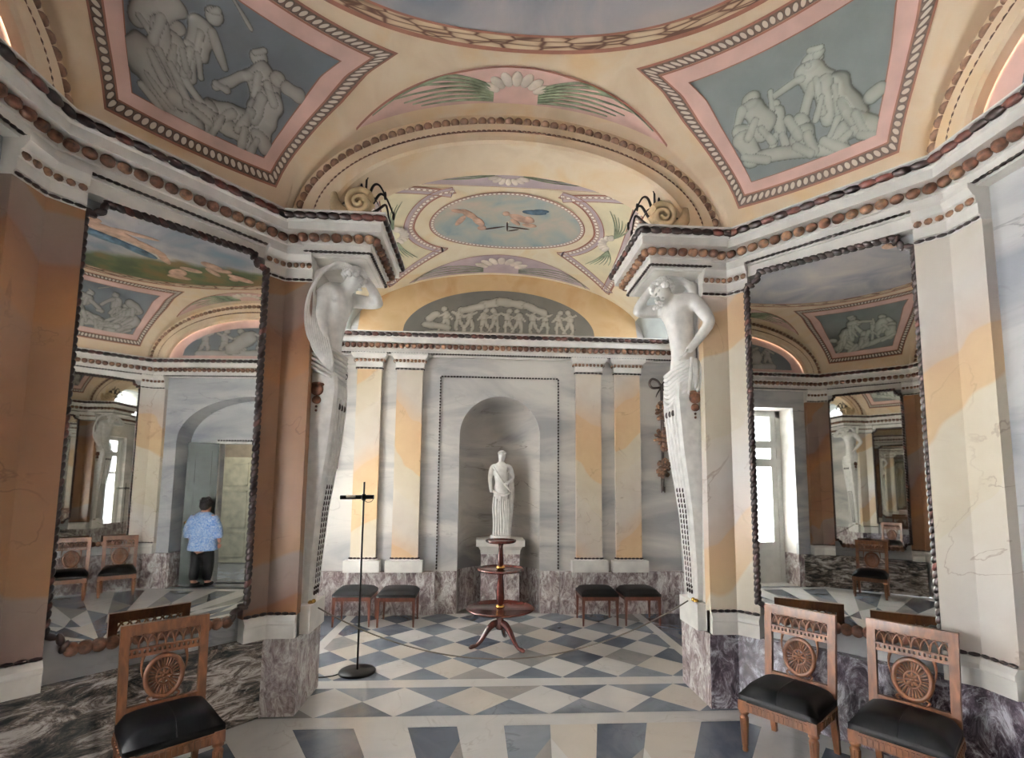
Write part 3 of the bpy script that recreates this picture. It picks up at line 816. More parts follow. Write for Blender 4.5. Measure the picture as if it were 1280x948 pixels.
for sx in (-1,1):
    for sy in (-1,1):
        p = [on_diag(.10,sx,sy,.0), on_diag(DL-.10,sx,sy,.0), on_diag(DL-.10,sx,sy,-.1), on_diag(.10,sx,sy,-.1)]
        mb = MB(); mb.prism(p if sx*sy > 0 else p[::-1], 3.255, 3.36); struct(mb.build('frieze', M['white'], cornice))
# blocks above the caryatids and fillings behind the cornice
mb = MB()
for sx in (-1,1):
    a, b = sorted((sx*1.12, sx*2.3)); mb.box(((a+b)/2, (2.57+PY-.02)/2, 3.468), (b-a, PY-.02-2.57, .28))
struct(mb.build('impost_block', M['white'], cornice))

# ================================================================== CEILING
def rb(th):
    """distance to the wall line in direction th"""
    c, s = abs(math.cos(th)), abs(math.sin(th)); best = 9
    # octagon edges in the first quadrant
    nx, ny = (A[1]-B[1]), (B[0]-A[0]); L = math.hypot(nx,ny); nx/=L; ny/=L
    k = nx*A[0]+ny*A[1]
    best = min(best, k/max(1e-6, nx*c+ny*s)); best = min(best, A[1]/max(1e-6,s), B[0]/max(1e-6,c))
    return best
th = sorted([2*PI*k/480 for k in range(480)]+[math.atan2(sy*A[1],sx*A[0]) % (2*PI) for sx in (-1,1) for sy in (-1,1)]+[math.atan2(sy*B[1],sx*B[0]) % (2*PI) for sx in (-1,1) for sy in (-1,1)])
NTH = len(th); NR_ = 70
P = []
for a in th+[th[0]]:
    R = rb(a); R += .07 if (abs(R*math.sin(a)) < A[1]-.02 and abs(R*math.cos(a)) < B[0]-.02) else 0; rs = np.array([R*(1-(1-j/NR_)**2.2) for j in range(NR_+1)])
    x = rs*math.cos(a); y = rs*math.sin(a); z = z_main(x,y)
    P.append([(x[j],y[j],z[j]) for j in range(NR_+1)]+([(x[-1]*1.004,y[-1]*1.004,Z0-.05)] if R > rb(a)+.01 else [(x[-1]*1.0005,y[-1]*1.0005,z[-1])]))
mb = MB(); mb.grid(P, 0, True, False)
ceiling = struct(mb.build('ceiling', M['cream']))
# bay vault
xs = np.linspace(-2.5,2.5,121); ys = np.linspace(2.93,BY+.02,60)
mb = MB(); mb.grid([[(x,y,float(z_bay(np.array(x),np.array(y)))) for y in ys] for x in xs], 0, True, False)
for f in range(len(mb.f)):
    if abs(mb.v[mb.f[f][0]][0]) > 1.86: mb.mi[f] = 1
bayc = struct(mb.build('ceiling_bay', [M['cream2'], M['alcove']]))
# archivolts: openings toward the bay, blind arches on the other three sides
def ell(w, h, n=64, z0=Z0, a0=0., a1=PI): return [(-w*math.cos(a0+(a1-a0)*k/n), z0+h*math.sin(a0+(a1-a0)*k/n)) for k in range(n+1)]
def arch_band(mb, w0,h0,w1,h1,to3d,d0,d1,mi=0,n=64):
    """flat band between two ellipses at depth d0->d1"""
    a = ell(w0,h0,n); b = ell(w1,h1,n)
    mb.grid([[to3d(*a[i],d0), to3d(*b[i],d1)] for i in range(n+1)], mi, True, False)
def archivolt(to3d, solid, nm):
    mb = MB()
    out = [(-1.75,Z0-.06)]+ell(1.70,.985)+[(1.75,Z0-.06)]
    n = 64
    a = ell(1.72,1.0); b = ell(1.62,.885); c = ell(1.52,.80); d = ell(1.47,.765); e = ell(1.40,.72); f = ell(1.38,.704)
    rows = []
    for i in range(n+1):
        rows.append([to3d(*a[i],-.0), to3d(*b[i],.0), to3d(*b[i],.025), to3d(*c[i],.025), to3d(*c[i],.045), to3d(*d[i],.05), to3d(*e[i],.06), to3d(*f[i],.04), to3d(*f[i],-.345 if not solid else -.02)])
    mb.grid(rows, 0, False, False)
    if not solid:                                # spandrel fill behind (closes the vault toward the bay)
        o2 = ell(1.38,.704); o3 = ell(2.5,1.1)
        mb.grid([[to3d(*o2[i],-.345), to3d(*o3[i],-.345)] for i in range(n+1)], 0, False, False)
    ob = struct(mb.build(nm, M['cream']))
    mb = MB()
    def p3(w,h,d): return [to3d(x,z,d) for x,z in ell(w,h,96)]
    dirv = Vector(to3d(0,0,1))-Vector(to3d(0,0,0))
    chain_curve(mb, p3(1.648,.918,.01), .072, .035, .03, .028, dirv, 0)
    struct(mb.build('shell_band', M['archshell'], ob))
    mb = MB(); chain_curve(mb, p3(1.52,.812,.035), .04, .022, .013, .014, dirv, 0, nu=6, nv=4)
    struct(mb.build('bead_chain', M['shellbrown'], ob))
    return ob
AY = 2.575
archs = archivolt(lambda x,z,d: (x, AY-d, z), False, 'trim_2')
# painted blind lunettes
LUN = {'trim_3': lambda x,z,d: (B[0]+.0-d, -x, z), 'trim_4': lambda x,z,d: (-B[0]+d, x, z), 'trim_5': lambda x,z,d: (-x, -AY+d, z)}
for nm, f in LUN.items():
    ob = archivolt(f, True, nm)
    mb = MB(); rg = [(-1.42,Z0-.06)]+ell(1.40,.72,48)+[(1.42,Z0-.06)]
    v, fs = flat_poly_holes(rg, [], lambda x,z: f(x,z,-.03)); mb.add(v, fs, 0)
    struct(mb.build('painted_lunette', M['pink'], ob))
    t3 = lambda x,z: f(x,z,-.022)
    st = putti_strokes([-.7,-.42,-.1,.2,.5,.8], 3.72, .44, t3)+[(t3(-.8,3.74),t3(.9,3.72),.07),(t3(-.5,3.9),t3(-.2,3.86),.12),(t3(.1,4.0),t3(.35,3.82),.12)]
    dv = np.array(f(0,0,1))-np.array(f(0,0,0))
    relief(lun_grid(1.16,3.70,.47,t3,90,36), lambda P: np.broadcast_to(dv, P.shape), st, M['grisL'], 'grisaille_panel', ob)

# ---- ceiling paintings, laid on the plaster
def ceil_pt(x, y, eps, zf=z_main):
    return (x, y, float(zf(np.array(x),np.array(y)))-eps)
def normals_from(P):
    P = np.array(P, float); du = np.gradient(P, axis=0); dv = np.gradient(P, axis=1); N = np.cross(du, dv)
    N /= np.linalg.norm(N, axis=-1, keepdims=True)+1e-12
    N[N[...,2] > 0] *= -1
    return N
def polar_patch(name, mat, inner, outer, parent, eps, nv=5, ulen=None, n=None):
    """strip between two closed/open lists of plan points of equal length"""
    mb = MB(); rows = []
    for a, b in zip(inner, outer):
        rows.append([ceil_pt(a[0]+(b[0]-a[0])*j/(nv-1), a[1]+(b[1]-a[1])*j/(nv-1), eps) for j in range(nv)])
    mb.grid(rows)
    return struct(mb.build(name, mat, parent))
def rring(a, k=0.): return 2.04-.06*math.cos(4*a)+k
N_ = 240
an = [2*PI*k/N_ for k in range(N_+1)]
mb = MB()
rows = [[(rr*rring(a,-.10)*math.cos(a), rr*rring(a,-.10)*math.sin(a), Z0+HZ-.014) for rr in (0.02,.2,.4,.6,.8,.9,1)] for a in an]
mb.grid(rows, 0, True, False); struct(mb.build('cloud_fresco', M['fresco'], ceiling))
def ringp(k): return [(rring(a,k)*math.cos(a), rring(a,k)*math.sin(a)) for a in an]
polar_patch('laurel_border', M['laurel'], ringp(-.11), ringp(-.015), ceiling, .016)
polar_patch('painted_line', M['redline'], ringp(-.125), ringp(-.108), ceiling, .018, 2)
polar_patch('painted_line', M['redline'], ringp(-.017), ringp(.012), ceiling, .018, 3)
# painted figures in the fresco: blue draped figure low over the hill, cherubs, an arm at the rear rim
def zf_(x, y): return Z0+HZ-.016
def fresco_fig(name, mat, blobs):
    mb = MB()
    for (x0,y0,x1,y1,r) in blobs:
        d = Vector((x1-x0,y1-y0,0)); L = d.length
        t = d.normalized() if L > 1e-6 else Vector((1,0,0)); u = Vector((-t.y,t.x,0))
        cx, cy = (x0+x1)/2, (y0+y1)/2
        mb.blob((cx,cy,zf_(cx,cy)-.002), t, u, (0,0,1), L/2+r, r, .012, 14, 8)
    return struct(mb.build(name, mat, ceiling))
fresco_fig('painted_figure', M['skin'], [(.15,-.62,.50,-.45,.12),(.05,-.55,.06,-.52,.07),(.50,-.45,.85,-.35,.09),(.85,-.35,1.10,-.42,.055),(.25,-.45,.50,-.15,.045),(1.15,.08,1.32,.14,.09),(1.36,.20,1.37,.22,.06),(1.30,.0,1.48,.02,.05),(1.52,.22,1.68,.34,.08),(1.62,.16,1.63,.17,.055),(1.45,-.55,1.38,-.45,.10),(1.52,-.65,1.6,-.5,.06),(1.28,-.30,1.36,-.2,.07),(1.30,1.30,1.18,1.36,.03),(1.18,1.36,1.12,1.42,.022),(.0,-1.4,.15,-1.3,.07)])
fresco_fig('painted_drapery', M['bluep'], [(.25,-.82,.62,-.62,.10),(.62,-.62,.92,-.52,.09),(.05,-.85,.25,-.82,.07),(1.22,1.40,1.36,1.28,.07),(1.08,1.47,1.2,1.44,.04)])
# diagonal panels: (r, half angle) outlines measured from the diagonal axis
def interp(tab, r):
    if r <= tab[0][0]: return tab[0][1]
    for (r0,a0),(r1,a1) in zip(tab, tab[1:]):
        if r <= r1: return a0+(a1-a0)*(r-r0)/(r1-r0)
    return tab[-1][1]
OUT_T = [(2.21,22.6),(2.40,18.8),(2.62,16.0),(2.88,11.9),(3.03,9.3)]
INN_T = [(2.395,14.6),(2.53,12.4),(2.72,10.6),(2.86,9.0),(2.976,7.4)]
def band_outline(k):
    """closed outline: k=0 outer edge, k=1 inner (picture) edge; corners kept"""
    pts = []
    r0 = 2.21+(2.395-2.21)*k; r1 = 3.03+(2.976-3.03)*k
    def half(r):
        q = (r-r0)/(r1-r0); ro = 2.21+(3.03-2.21)*q; ri = 2.395+(2.976-2.395)*q
        return interp(OUT_T,ro)*(1-k)+interp(INN_T,ri)*k
    n = 24
    for i in range(n): pts.append((r0, -half(r0)+2*half(r0)*i/n))
    for i in range(n): r = r0+(r1-r0)*i/n; pts.append((r, half(r)))
    for i in range(n): pts.append((r1, half(r1)-2*half(r1)*i/n))
    for i in range(n): r = r1+(r0-r1)*i/n; pts.append((r, -half(r)))
    pts.append(pts[0]); return pts
AXIS = 44.9
def to_xy(r, da, sx, sy):
    a = math.radians(AXIS+da); return (sx*r*math.cos(a), sy*r*math.sin(a))
# picture tracings: strokes given where they fall on the vault, found by sighting the photograph's points
F_=607.93; PIT,YAW,ROLL=[math.radians(v) for v in (5.38205,3.51100,.55634)]; DY=79.5
fw=np.array([math.sin(YAW)*math.cos(PIT),math.cos(YAW)*math.cos(PIT),math.sin(PIT)])
rt=np.array([math.cos(YAW),-math.sin(YAW),0]);upv=np.cross(rt,fw)
cr=math.cos(ROLL)*rt+math.sin(ROLL)*upv;cu=-math.sin(ROLL)*rt+math.cos(ROLL)*upv
CAM=np.array([-.2132,-1.0574,1.6])
def sight(px, py, zf=z_main):
    d = fw+cr*(px-640)/F_-cu*(py-474-DY)/F_
    ts = np.arange(.5, 9, .01); Q = CAM+ts[:,None]*d
    k = np.argmax(Q[:,2] > zf(Q[:,0],Q[:,1])); return Q[k], ts[k]
def strokes_px(lst, zf=z_main, g=1.):
    out = []
    for x0,y0,x1,y1,r in lst:
        a, ta = sight(x0,y0,zf); b, tb = sight(x1,y1,zf); out.append((a, b, r*(ta+tb)/2/F_*g))
    return out
FIG_R = [(1015,74,1017,72,11),(1022,66,1024,64,6),(1014,92,1040,118,17),(1040,116,1062,148,21),(1002,97,966,121,5),(1016,104,1004,146,6),(1062,150,1086,158,13),(1055,160,1040,175,10),(1032,98,1036,150,8),(1000,150,1010,176,9),
 (968,131,969,130,6),(970,140,976,164,8),(970,168,963,196,4),(978,168,986,192,4),(966,140,963,114,3.5),(938,124,940,122,9),(942,138,956,156,14),(928,138,922,158,6),(924,162,952,168,9),(930,175,940,195,12),(1004,170,1006,182,14),(950,196,1050,184,8),(985,150,1000,170,6),(1090,120,1100,112,9),(1020,96,1030,140,4),(1044,106,1050,140,5),(1052,124,1066,152,6),(1070,142,1082,166,5),(1062,166,1046,182,5),(1048,148,1038,170,5),(1028,120,1020,150,4),(1076,168,1090,170,5),(944,150,936,172,5),(952,160,966,176,5),(930,196,960,200,5),(1010,168,1018,190,6),(996,184,1014,192,6),(1030,176,1060,190,6),(1012,62,1026,58,4),(1008,76,1011,80,3)]
FIG_L = [(322,72,323,70,10),(326,98,334,132,19),(334,128,318,165,18),(312,92,270,108,6),(300,145,262,138,12),(262,138,250,165,11),(322,170,330,184,9),(345,98,346,97,9),(300,160,312,182,7),(265,20,266,18,10),(252,34,246,62,14),(264,38,280,84,6),(236,60,236,96,9),(220,34,222,33,9),(214,50,226,86,12),(178,16,214,8,16),(290,-5,314,36,3),(172,16,252,130,5),(176,66,232,150,20),(215,120,300,168,10),(196,30,205,60,12),(360,110,372,118,9),(270,105,282,112,5),(322,92,318,118,5),(334,104,340,128,6),(326,122,318,150,7),(312,140,296,162,6),(290,142,270,150,6),(276,146,262,172,5),(304,162,300,186,5),(320,176,312,194,5),(250,40,244,70,5),(238,62,228,92,5),(246,66,250,96,5),(216,56,212,90,6),(226,62,232,86,5),(200,20,190,50,6),(186,64,206,104,5),(196,60,222,112,5),(212,80,236,130,5),(232,130,262,156,5),(318,64,330,62,4),(258,12,272,12,4),(180,90,214,136,4),(176,106,206,144,4)]
sR = strokes_px(FIG_R); sL = strokes_px(FIG_L)
rot = lambda st: [(np.array([-a[0],-a[1],a[2]]), np.array([-b[0],-b[1],b[2]]), r) for a,b,r in st]
for sx, sy, stx, gm in ((1,1,sR,M['grisR']),(-1,1,sL,M['grisL']),(-1,-1,rot(sR),M['grisR']),(1,-1,rot(sL),M['grisL'])):
    def strip(k0,k1,name,mat,eps,nv=4):
        a = [to_xy(r,d,sx,sy) for r,d in band_outline(k0)]; b = [to_xy(r,d,sx,sy) for r,d in band_outline(k1)]
        return polar_patch(name, mat, a, b, ceiling, eps, nv)
    strip(-.06,.03,'painted_line',M['redline'],.008,2)
    strip(.02,.40,'rope_border',M['rope'],.010)
    strip(.40,.47,'painted_line',M['redline'],.011,2)
    strip(.46,1.0,'pink_border',M['pink'],.009)
    strip(.98,1.02,'painted_line',M['redline'],.012,2)
    P = []
    nu, nv = 150, 130
    for i in range(nu):
        q = i/(nu-1); r = 2.39+(2.98-2.39)*q; hf = interp(INN_T, r)+.1
        P.append([ceil_pt(*to_xy(r,-hf+2*hf*j/(nv-1),sx,sy),.006) for j in range(nv)])
    relief(P, normals_from, stx, gm, 'grisaille_panel', ceiling, .42, .034, 0.)
# crescents on the four lunette vaults
def crescent(mapxy, parent, zf, x0, yo, yi, mat, linemat, eps=.008, shell=True, sc=1.):
    """outer edge y=yo(x), inner edge y=yi(x) for |x|<x0"""
    n = 60; xs_ = [-x0+2*x0*i/n for i in range(n+1)]
    def grid(fa, fb, mt, e, nv=5, nm='painted_crescent'):
        mb = MB(); rows = []
        for x in xs_:
            a, b = fa(x), fb(x); row = []
            for j in range(nv):
                X, Y = mapxy(x, a+(b-a)*j/(nv-1)); row.append(ceil_pt(X, Y, e, zf))
            rows.append(row)
        mb.grid(rows); return struct(mb.build(nm, mt, parent))
    grid(yi, yo, mat, eps)
    grid(lambda x: yo(x)-.0, lambda x: yo(x)+.014*sc, linemat, eps+.003, 2, 'painted_line')
    if not shell: return
    mb = MB(); mg = MB(); ym = (yi(0)+yo(0))/2; hh = abs(yo(0)-yi(0))
    sgn = 1 if yo(0) < yi(0) else -1
    for k in range(-3,4):                        # fan shell of seven lobes
        a = k*.36; x = math.sin(a)*hh*.62; y = ym+sgn*(hh*.26-math.cos(a)*hh*.44)
        X, Y = mapxy(x, y); X0, Y0 = mapxy(0, ym+sgn*hh*.30)
        t = Vector((X-X0,Y-Y0,0)).normalized(); u = Vector((-t.y,t.x,0))
        c = ceil_pt(X, Y, eps+.004, zf); mb.blob(c, t, u, (0,0,1), hh*.20, hh*.12, .012, 10, 6)
    struct(mb.build('painted_shell', M['shellp'], parent))
    for s in (-1,1):                             # reeds
        for k in range(7 if sc > .6 else 4):
            pts = []
            for i in range(7):
                q = i/6; x = s*(hh*.5+q*(hh*(1.6+.35*k*.5))); y = ym+sgn*(hh*.25-(k-2.5)*.06*hh-math.sin(q*2.4)*hh*(.05+.09*k)*(1-q*.6))
                b0, b1 = sorted((yo(x), yi(x))); mg_ = min(.02, (b1-b0)*.4); y = min(max(y, b0+mg_), b1-mg_); x = max(-x0*.95, min(x0*.95, x))
                pts.append(ceil_pt(*mapxy(x, y), eps+.004, zf))
            mg.tube(pts, [.010*sc*(1-.8*i/6)+.002 for i in range(7)], 5)
    struct(mg.build('painted_reeds', M['greenp'], parent))
yo = lambda x: 2.105+.335*(abs(x)/1.20)**1.9 if abs(x) < 1.2 else 2.44
yi = lambda x: 2.445
for mp in (lambda x,y: (x,y), lambda x,y: (-y,x), lambda x,y: (y,-x), lambda x,y: (-x,-y)):
    crescent(mp, ceiling, z_main, 1.2, lambda x: 2.105+.335*(abs(x)/1.2)**1.9, yi, M['pink'], M['redline'])
# ---- bay vault paintings
def bpatch(name, mat, rows, eps):
    mb = MB(); mb.grid([[ceil_pt(x,y,eps,z_bay) for x,y in row] for row in rows]); return struct(mb.build(name, mat, bayc))
oc = (.03, 4.085); oa, ob_ = .82, .54
def ov(k, n=120): return [(oc[0]+(oa+k)*math.cos(2*PI*i/n), oc[1]+(ob_+k)*math.sin(2*PI*i/n)) for i in range(n+1)]
bpatch('oval_fresco', M['oval'], [[(oc[0]+(p[0]-oc[0])*f, oc[1]+(p[1]-oc[1])*f) for f in (.02,.25,.5,.75,.9,1)] for p in ov(0)], .006)
bpatch('oval_border', M['rope2'], [[a,((a[0]+b[0])/2,(a[1]+b[1])/2),b] for a,b in zip(ov(-.012),ov(.028))], .009)
bpatch('painted_line', M['redline'], [[a,b] for a,b in zip(ov(.028),ov(.04))], .010)
crescent(lambda x,y: (x,y), bayc, z_bay, 1.15, lambda x: 3.42-.24*(abs(x)/1.15)**2, lambda x: 3.15, M['lilac'], M['redline'], .006, sc=.45)
crescent(lambda x,y: (x,y), bayc, z_bay, 1.22, lambda x: 4.82+.46*(abs(x)/1.22)**1.9, lambda x: 5.29, M['lilac'], M['redline'], .006, sc=.45)
def side_panel(s):
    # corners: inner front, inner back, outer back, outer front
    def inner(q):                                # q 0 front ->1 back, concave round the oval
        y = 3.50+(4.62-3.50)*q; d = abs(y-4.07)/.57
        return (.51+.05*q+.47*math.sqrt(max(0,1-min(1,d)**1.6)), y)
    def outer(q): return (1.29+.13*math.sin(min(1,q*1.2)*PI/2)+.03*q, 3.17+(5.20-3.17)*q)
    n = 48
    def quad(k0, k1):
        rows = []
        for i in range(n+1):
            q = i/n; a = inner(q); b = outer(q); row = []
            for f in np.linspace(k0, k1, 7):
                row.append((s*(a[0]+(b[0]-a[0])*f), a[1]+(b[1]-a[1])*f))
            rows.append(row)
        return rows
    def outline(m):
        """closed outline shrunk by m toward the panel's spine"""
        pts = []
        cx, cy = 1.16, 4.15
        for i in range(n): p = inner(i/n); pts.append(p)
        for i in range(n): a = inner(1); b = outer(1); pts.append((a[0]+(b[0]-a[0])*i/n, a[1]+(b[1]-a[1])*i/n))
        for i in range(n): pts.append(outer(1-i/n))
        for i in range(n): a = outer(0); b = inner(0); pts.append((a[0]+(b[0]-a[0])*i/n, a[1]+(b[1]-a[1])*i/n))
        out = []
        N2 = len(pts)
        for i in range(N2):
            p0, p1 = pts[i-1], pts[(i+1) % N2]; t = (p1[0]-p0[0], p1[1]-p0[1]); L = math.hypot(*t)+1e-9
            nx, ny = t[1]/L, -t[0]/L
            nx, ny = -ny*0+nx, ny
            # inward = right of travel (front->back on inner edge, x grows inward)
            out.append((s*(pts[i][0]+nx*m), pts[i][1]+ny*m))
        out.append(out[0]); return out
    bpatch('side_panel', M['paleyel'], quad(0,1), .005)
    for a, b, mt, e in ((-.02,.0,M['redline'],.008),(0,.05,M['rope2'],.009),(.05,.09,M['lilac'],.009),(.09,.10,M['redline'],.010)):
        bpatch('panel_border', mt, [[p,q] for p,q in zip(outline(a),outline(b))], e)
    mb = MB(); c = (s*1.20, 4.12)
    for k in range(-3,4):
        a = k*.42; t = Vector((s*-math.cos(a)*1., math.sin(a), 0)).normalized(); u = Vector((-t.y,t.x,0))
        mb.blob(ceil_pt(c[0]+t.x*.09, c[1]+t.y*.13, .012, z_bay), t, u, (0,0,1), .06, .045, .012, 10, 6)
    struct(mb.build('painted_shell', M['shellp'], bayc))
    mb = MB()
    for q in (-1,1):
        for k in range(6):
            pts = [ceil_pt(c[0]+s*(.08-.05*k)*f+s*.03*math.sin(f*3), c[1]+q*(.14+(.30+.03*k)*f), .010, z_bay) for f in np.linspace(0,1,6)]
            mb.tube(pts, [.010,.010,.009,.007,.005,.002], 5)
    struct(mb.build('painted_reeds', M['greenp'], bayc))
for s in (-1,1): side_panel(s)
def bay_fig(name, mat, lst):
    mb = MB()
    for x0,y0,x1,y1,r in lst:
        a, ta = sight(x0,y0,z_bay_s); b, tb = sight(x1,y1,z_bay_s); a = Vector(a); b = Vector(b)
        d = b-a; rr = r*(ta+tb)/2/F_; t = d.normalized() if d.length > 1e-6 else Vector((1,0,0))
        u = Vector((0,0,1)).cross(t).normalized(); w = t.cross(u)
        mb.blob((a+b)/2+Vector((0,0,-.008)), t, u, w, d.length/2+rr, rr*1.5, .010, 12, 7)
    return struct(mb.build(name, mat, bayc))
def z_bay_s(x, y): return np.where((y > 3.1) & (y < BY), z_bay(x,y), 9.)
bay_fig('painted_cherub', M['skin'], [(578,262,594,272,4),(594,272,602,280,4),(600,284,604,284,4),(580,270,570,280,3),(566,262,580,264,3),(632,266,634,266,4),(640,268,660,276,5),(655,280,668,282,3),(660,272,664,276,4),(640,274,648,280,2.5)])
bay_fig('painted_drapery', M['bluep'], [(656,264,680,266,3.5),(668,263,684,264,2.5)])
bay_fig('painted_bow', M['darkline'], [(604,286,632,282,.8),(632,282,662,286,.8),(634,277,634,288,.8),(634,288,648,286,.6)])

# ---- volute scrolls with iron reeds standing on the impost blocks
def volute(s, label):
    t = thing('volute_scroll', label, 'ornament', (s*1.17, 2.47, 3.61))
    mb = MB(); pts = []
    for i in range(60):
        q = i/59; a = q*2*PI*1.9; r = .135*(1-q)+.02
        pts.append((-s*.02-s*r*math.cos(a+.6)*1.0, 0, .155+r*math.sin(a+.6)))
    for off, rr in ((-.06,.036),(-.02,.04),(.03,.04),(.07,.036)):
        mb.tube([(p[0],p[1]+off,p[2]) for p in pts], [rr*(1-.45*i/59) for i in range(60)], 8)
    # tail curling back to the archivolt foot
    mb.tube([(-s*.14,.02,.20),(s*.02,.03,.045),(s*.16,.03,.05),(s*.27,.04,.16),(s*.30,.05,.32)], [.05,.045,.05,.045,.02], 8, flat=1.6)
    for m_ in (mb,): m_.v = [(x*.64,y*.64,z*.64) for x,y,z in m_.v]
    mb.build('scroll', M['scroll'], t)
    mb = MB()
    for x0,x1,x2,z1,z2,y in ((.0,-.10,-.22,.42,.30,.16),(.02,-.02,-.04,.34,.52,.18),(.0,-.16,-.30,.36,.12,.2),(.05,.12,.24,.34,.22,.14),(.03,.10,.02,.30,.40,.2),(0,-.2,-.26,.26,.05,.22)):
        pts = [(s*x0,y,.12),(s*(x0*.4+x1*.6),y,z1*.75),(s*x1,y,z1),(s*(x1*.5+x2*.5),y-.02,(z1+z2)/2+.05),(s*x2,y-.03,z2)]
        mb.tube(pts, [.016,.014,.012,.010,.006], 6)
        mb.blob((s*x2,y-.03,z2), (0,0,1), (1,0,0), (0,1,0), .045, .014, .014)
    for x0, x1, z1 in ((.05,.22,.22),(-.02,-.18,.28),(.0,.1,.36)):
        mb.tube([(s*x0,.10,.14),(s*(x0+x1)/2,.12,z1),(s*x1,.08,z1*.55)], [.03,.026,.006], 6, flat=.25)
    mb.v = [(x*.8,y*.8,z*.8) for x,y,z in mb.v]
    mb.build('iron_reeds', M['reed'], t)
    return t
volute(-1, 'ochre stone scroll with dark iron reeds above the left caryatid')
volute(1, 'ochre stone scroll with dark iron reeds above the right caryatid')

# ================================================================== MIRRORS
def mirror(sx, sy, yaw, label, spots=False):
    c = on_diag(DL*.5, sx, sy, .0)
    n = Vector((-.76*sx, -.649*sy, 0)).normalized()
    n = Matrix.Rotation(yaw, 3, 'Z') @ n
    base = (c[0]-.0*n.x, c[1]-.0*n.y, .66)
    t = thing('wall_mirror', label, 'mirror', base, math.atan2(n.y,n.x)+PI/2)   # local: x along the wall, -y out of it
    w = .487; H0, H1 = .055, 2.575; k = .085
    # outline with notched corners
    def outline(m):
        W = w-m; a, b = H0+m, H1-m; q = k
        return [(-W+q,a),(W-q,a),(W-q,a+q*.45),(W-q*.55,a+q),(W,a+q),(W,b-q),(W-q*.55,b-q),(W-q,b-q*.45),(W-q,b),(-W+q,b),(-W+q,b-q*.45),(-W+q*.55,b-q),(-W,b-q),(-W,a+q),(-W+q*.55,a+q),(-W+q,a+q*.45)]
    ol = outline(.0)
    mb = MB(); nn = len(ol)
    mb.add([(x,-.004,z) for x,z in ol], [tuple(range(nn))]); mb.build('mirror_glass', M['mirror'], t)
    mb = MB(); mb.add([(x,-.001,z) for x,z in ol]+[(x,.03,z) for x,z in ol], [tuple(range(2*nn-1,nn-1,-1))]+[(i,(i+1)%nn,nn+(i+1)%nn,nn+i) for i in range(nn)])
    mb.build('backing_board', M['shelldark'], t)
    mb = MB(); o2 = outline(-.008)
    pts = [(x,-.012,z) for x,z in o2]
    for i in range(nn):
        a, b = Vector(pts[i]), Vector(pts[(i+1)%nn]); L = (b-a).length; m = max(1, round(L/(.058 if i == 0 else .044))); tt = (b-a).normalized(); u = Vector((0,-1,0)); ww = tt.cross(u)
        bottom = (i == 0)
        for j in range(m):
            c_ = a.lerp(b, (j+.5)/m)
            if bottom: mb.blob(c_, tt, ww, u, .036, .036, .026, 12, 6, 1, .08)
            else:
                ang = .45; t2 = tt*math.cos(ang)+ww*math.sin(ang); w2 = ww*math.cos(ang)-tt*math.sin(ang)
                mb.blob(c_, t2, w2, u, .036, .020, .022, 8, 5, 0 if random.random() < .9 else 2)
    mb.build('shell_frame', [M['shelldark'], M['shellbrown'], M['shellred']], t)
    return t
D5 = math.radians(5.8); D6 = math.radians(6.2)
mirror(1,1, D5, 'tall shell-framed mirror on the right diagonal wall, behind two chairs')
mirror(-1,1, -D6, 'tall shell-framed mirror on the left diagonal wall, behind a single chair')
mirror(1,-1, -D5, 'shell-framed mirror seen reflected in the left mirror, two chairs before it')
mirror(-1,-1, D5, 'shell-framed mirror seen reflected in the right mirror, one dark chair before it')

